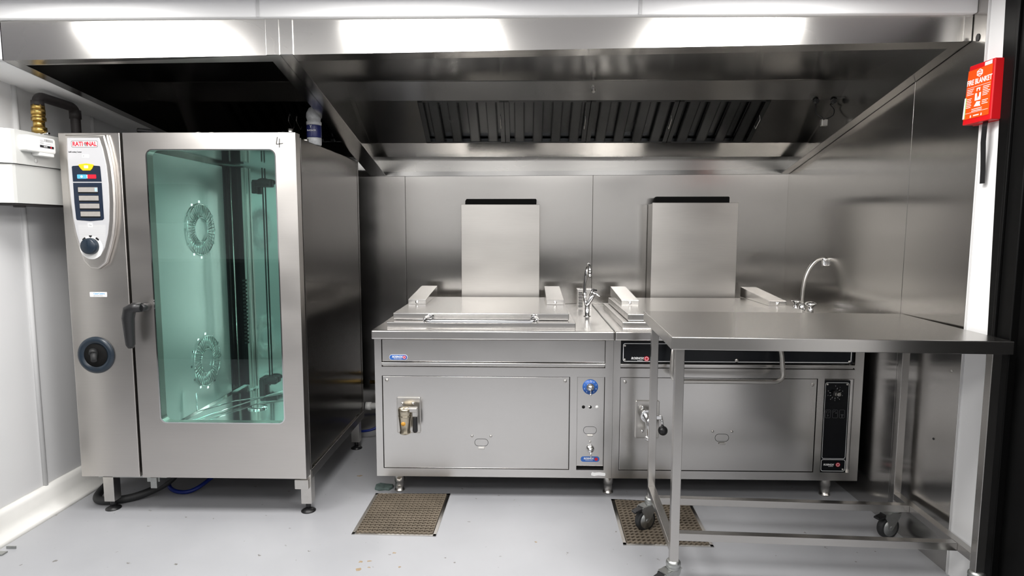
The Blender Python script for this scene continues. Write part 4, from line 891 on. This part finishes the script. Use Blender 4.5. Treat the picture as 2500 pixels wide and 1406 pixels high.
b = MB(); px, py = -2.17, -1.22
b.lathe([(.022, 1.752), (.022, 1.772)], V(px, py, 0), seg=20); b.tube([V(px+.01, py, 1.768), V(px+.05, py-.01, 1.766)], .005, 8); cl = part('inlet_collar', b, 'chrome', mt_)
gp = thing('gas_pipe', 'dark gas pipe with brass fittings rising from meter to canopy', 'pipe', (px, py, 1.772))
b = MB()
for r, z0_, z1_, sg in ((.029, 1.772, 1.795, 6), (.022, 1.795, 1.822, 20), (.028, 1.822, 1.838, 6), (.025, 1.838, 1.850, 20), (.027, 1.850, 1.872, 20), (.026, 1.872, 1.893, 6)): b.cyl(V(px, py, z0_), V(px, py, z1_), r, seg=sg)
part('brass_union', b, 'brass', gp)
b = MB(); b.tube(fillet([V(px, py, 1.893), V(px, py, 1.932), V(px+.005, -1.0, 1.922), V(px+.005, -1.0, 1.55)], .035, 8), .021, 18); b.cyl(V(px, py, 1.89), V(px, py, 1.91), .025); b.cyl(V(px+.005, -1.0, 1.87), V(px+.005, -1.0, 1.91), .025); part('pipe_run', b, 'dark_pipe', gp)

# ================================================================== FIRE BLANKET
fb = thing('fire_blanket', 'red fire blanket case with orange label on white wall strip', 'fire blanket', (XR, -1.67, 1.83))
b = MB(); xf = 1.622
b.hexa([V(xf, -1.737, 1.733), V(XR-.001, -1.737, 1.733), V(XR-.001, -1.605, 1.733), V(xf, -1.598, 1.733), V(xf+.003, -1.735, 1.943), V(XR-.001, -1.735, 1.943), V(XR-.001, -1.612, 1.943), V(xf+.003, -1.612, 1.943)], .003)
b.box(XR-.008, XR-.001, -1.745, -1.60, 1.731, 1.946, .001)
case = part('case', b, 'red_case', fb)
Yn = -Yv; fo = xf-.0008
def fp_(y, z): return V(fo+.003*(z-1.733)/.21, y, z)
b = MB(); b.slab([fp_(-1.602, 1.752), fp_(-1.727, 1.752), fp_(-1.727, 1.925), fp_(-1.611, 1.925)], .0005); part('label_sheet', b, 'orange', case)
u_ = -Yv; v_ = V(.0143, 0, 1).normalized(); o_ = lambda y, z: fp_(y, z)-X*.0008
text('lettering', 'FIRE BLANKET', .026, o_(-1.6685, 1.880), u_, v_, 'white', case, weight=.02, xs=.73)
b = MB(); b.ring([(.014*1.15*math.cos(math.radians(a)), .014*math.sin(math.radians(a))) for a in range(30, 390, 60)], [(.011*1.15*math.cos(math.radians(a)), .011*math.sin(math.radians(a))) for a in range(30, 390, 60)], o_(-1.6685, 1.908), u_, v_, .0005)
b.prism([(-.013, -.006), (.013, -.006), (.013, .006), (-.013, .006)], o_(-1.6685, 1.908), u_, v_, .0004); part('maker_mark', b, 'white', case)
text('lettering', 'JEWEL', .008, o_(-1.6685, 1.908)-X*.0006, u_, v_, 'orange', case, weight=.02)
b = MB(); oo = o_(-1.6685, 1.80)
for x_, y_, w_, h_ in [(-.056, .062, .112, .0012), (-.058, -.028, .112, .0012)]+[(-.056, .055-.006*k, .034-.004*(k % 3), .0022) for k in range(4)]+[(-.056, .022-.006*k, .026-.003*(k % 2), .0022) for k in range(6)]+[(.022, .054-.006*k, .034-.005*(k % 3), .0022) for k in range(6)]+[(.022, .006-.006*k, .028-.006*(k % 2), .0022) for k in range(3)]+[(-.026, -.018-.006*k, .05, .0022) for k in range(2)]:
    b.prism([(x_, y_), (x_+w_, y_), (x_+w_, y_+h_), (x_, y_+h_)], oo, u_, v_, .0004)
b.prism([(-.014, .012), (.014, .012), (.014, .038), (-.014, .038)], oo, u_, v_, .0004); b.prism([(-.016, -.008), (-.004, .008), (.014, .006), (.012, -.002), (.016, -.010)], oo, u_, v_, .0004)
b.prism([(-.008, .044), (-.005, .044), (-.004, .052), (.004, .052), (.005, .044), (.008, .044), (.009, .056), (-.009, .056)], oo, u_, v_, .0004)
for sx in (-.03, .022): b.prism([(sx, -.036), (sx+.003, -.036), (sx+.003, -.041), (sx+.006, -.041), (sx+.0015, -.046), (sx-.003, -.041), (sx, -.041)], oo, u_, v_, .0004)
b.prism([(-.015, -.042), (.012, -.042), (.012, -.038), (-.015, -.038)], oo, u_, v_, .0004)
part('label_print', b, 'white', case)
b = MB(); b.prism([(-.002, -.004), (.002, .008), (.006, .0), (.006, .02), (-.004, .018)], oo+V(-.0004, 0, .02), u_, v_, .0004); part('label_picture', b, 'orange', case)
b = MB(); b.slab([fp_(-1.690, 1.926)-X*.0004, fp_(-1.724, 1.926)-X*.0004, fp_(-1.724, 1.939)-X*.0004, fp_(-1.690, 1.938)-X*.0004], .0006); b.slab([fp_(-1.6, 1.755)-X*.001, fp_(-1.609, 1.755)-X*.001, fp_(-1.611, 1.83)-X*.001, fp_(-1.604, 1.83)-X*.001], .0006); part('white_sticker', b, 'white', case)
b = MB(); b.slab([fp_(-1.609, 1.755)-X*.0012, fp_(-1.612, 1.755)-X*.0012, fp_(-1.614, 1.83)-X*.0012, fp_(-1.611, 1.83)-X*.0012], .0006); part('green_edge', b, 'green', case)
b = MB(); pts = [(0, 1.735), (-.003, 1.715), (-.004, 1.66), (.001, 1.60), (.004, 1.56), (.005, 1.515)]
for i in range(len(pts)-1):
    (a0, z0_), (a1, z1_) = pts[i], pts[i+1]; ya, yb_ = -1.690-a0*-1.6, -1.690-a1*-1.6
    b.hexa([V(1.640+a0*2, ya-.012, z0_), V(1.6415+a0*2, ya-.012, z0_), V(1.6415+a0*2, ya+.012, z0_), V(1.640+a0*2, ya+.012, z0_), V(1.640+a1*2, yb_-.012, z1_), V(1.6415+a1*2, yb_-.012, z1_), V(1.6415+a1*2, yb_+.012, z1_), V(1.640+a1*2, yb_+.012, z1_)])
part('pull_strap', b, 'black', fb)
# small screws left in the right wall
for y, z, l in ((-1.575, .80, 'bright screw head in right steel wall just under the table top'), (-1.50, .50, 'dark screw head low in right steel wall behind table legs')):
    b = MB(); b.lathe([(.005, 0), (.005, .001), (.003, .003), (.001, .0032)], V(XR, y, z), (-1, 0, 0), 12); tag(part('screw', b, 'satin' if z > .7 else 'black'), l, 'screw')
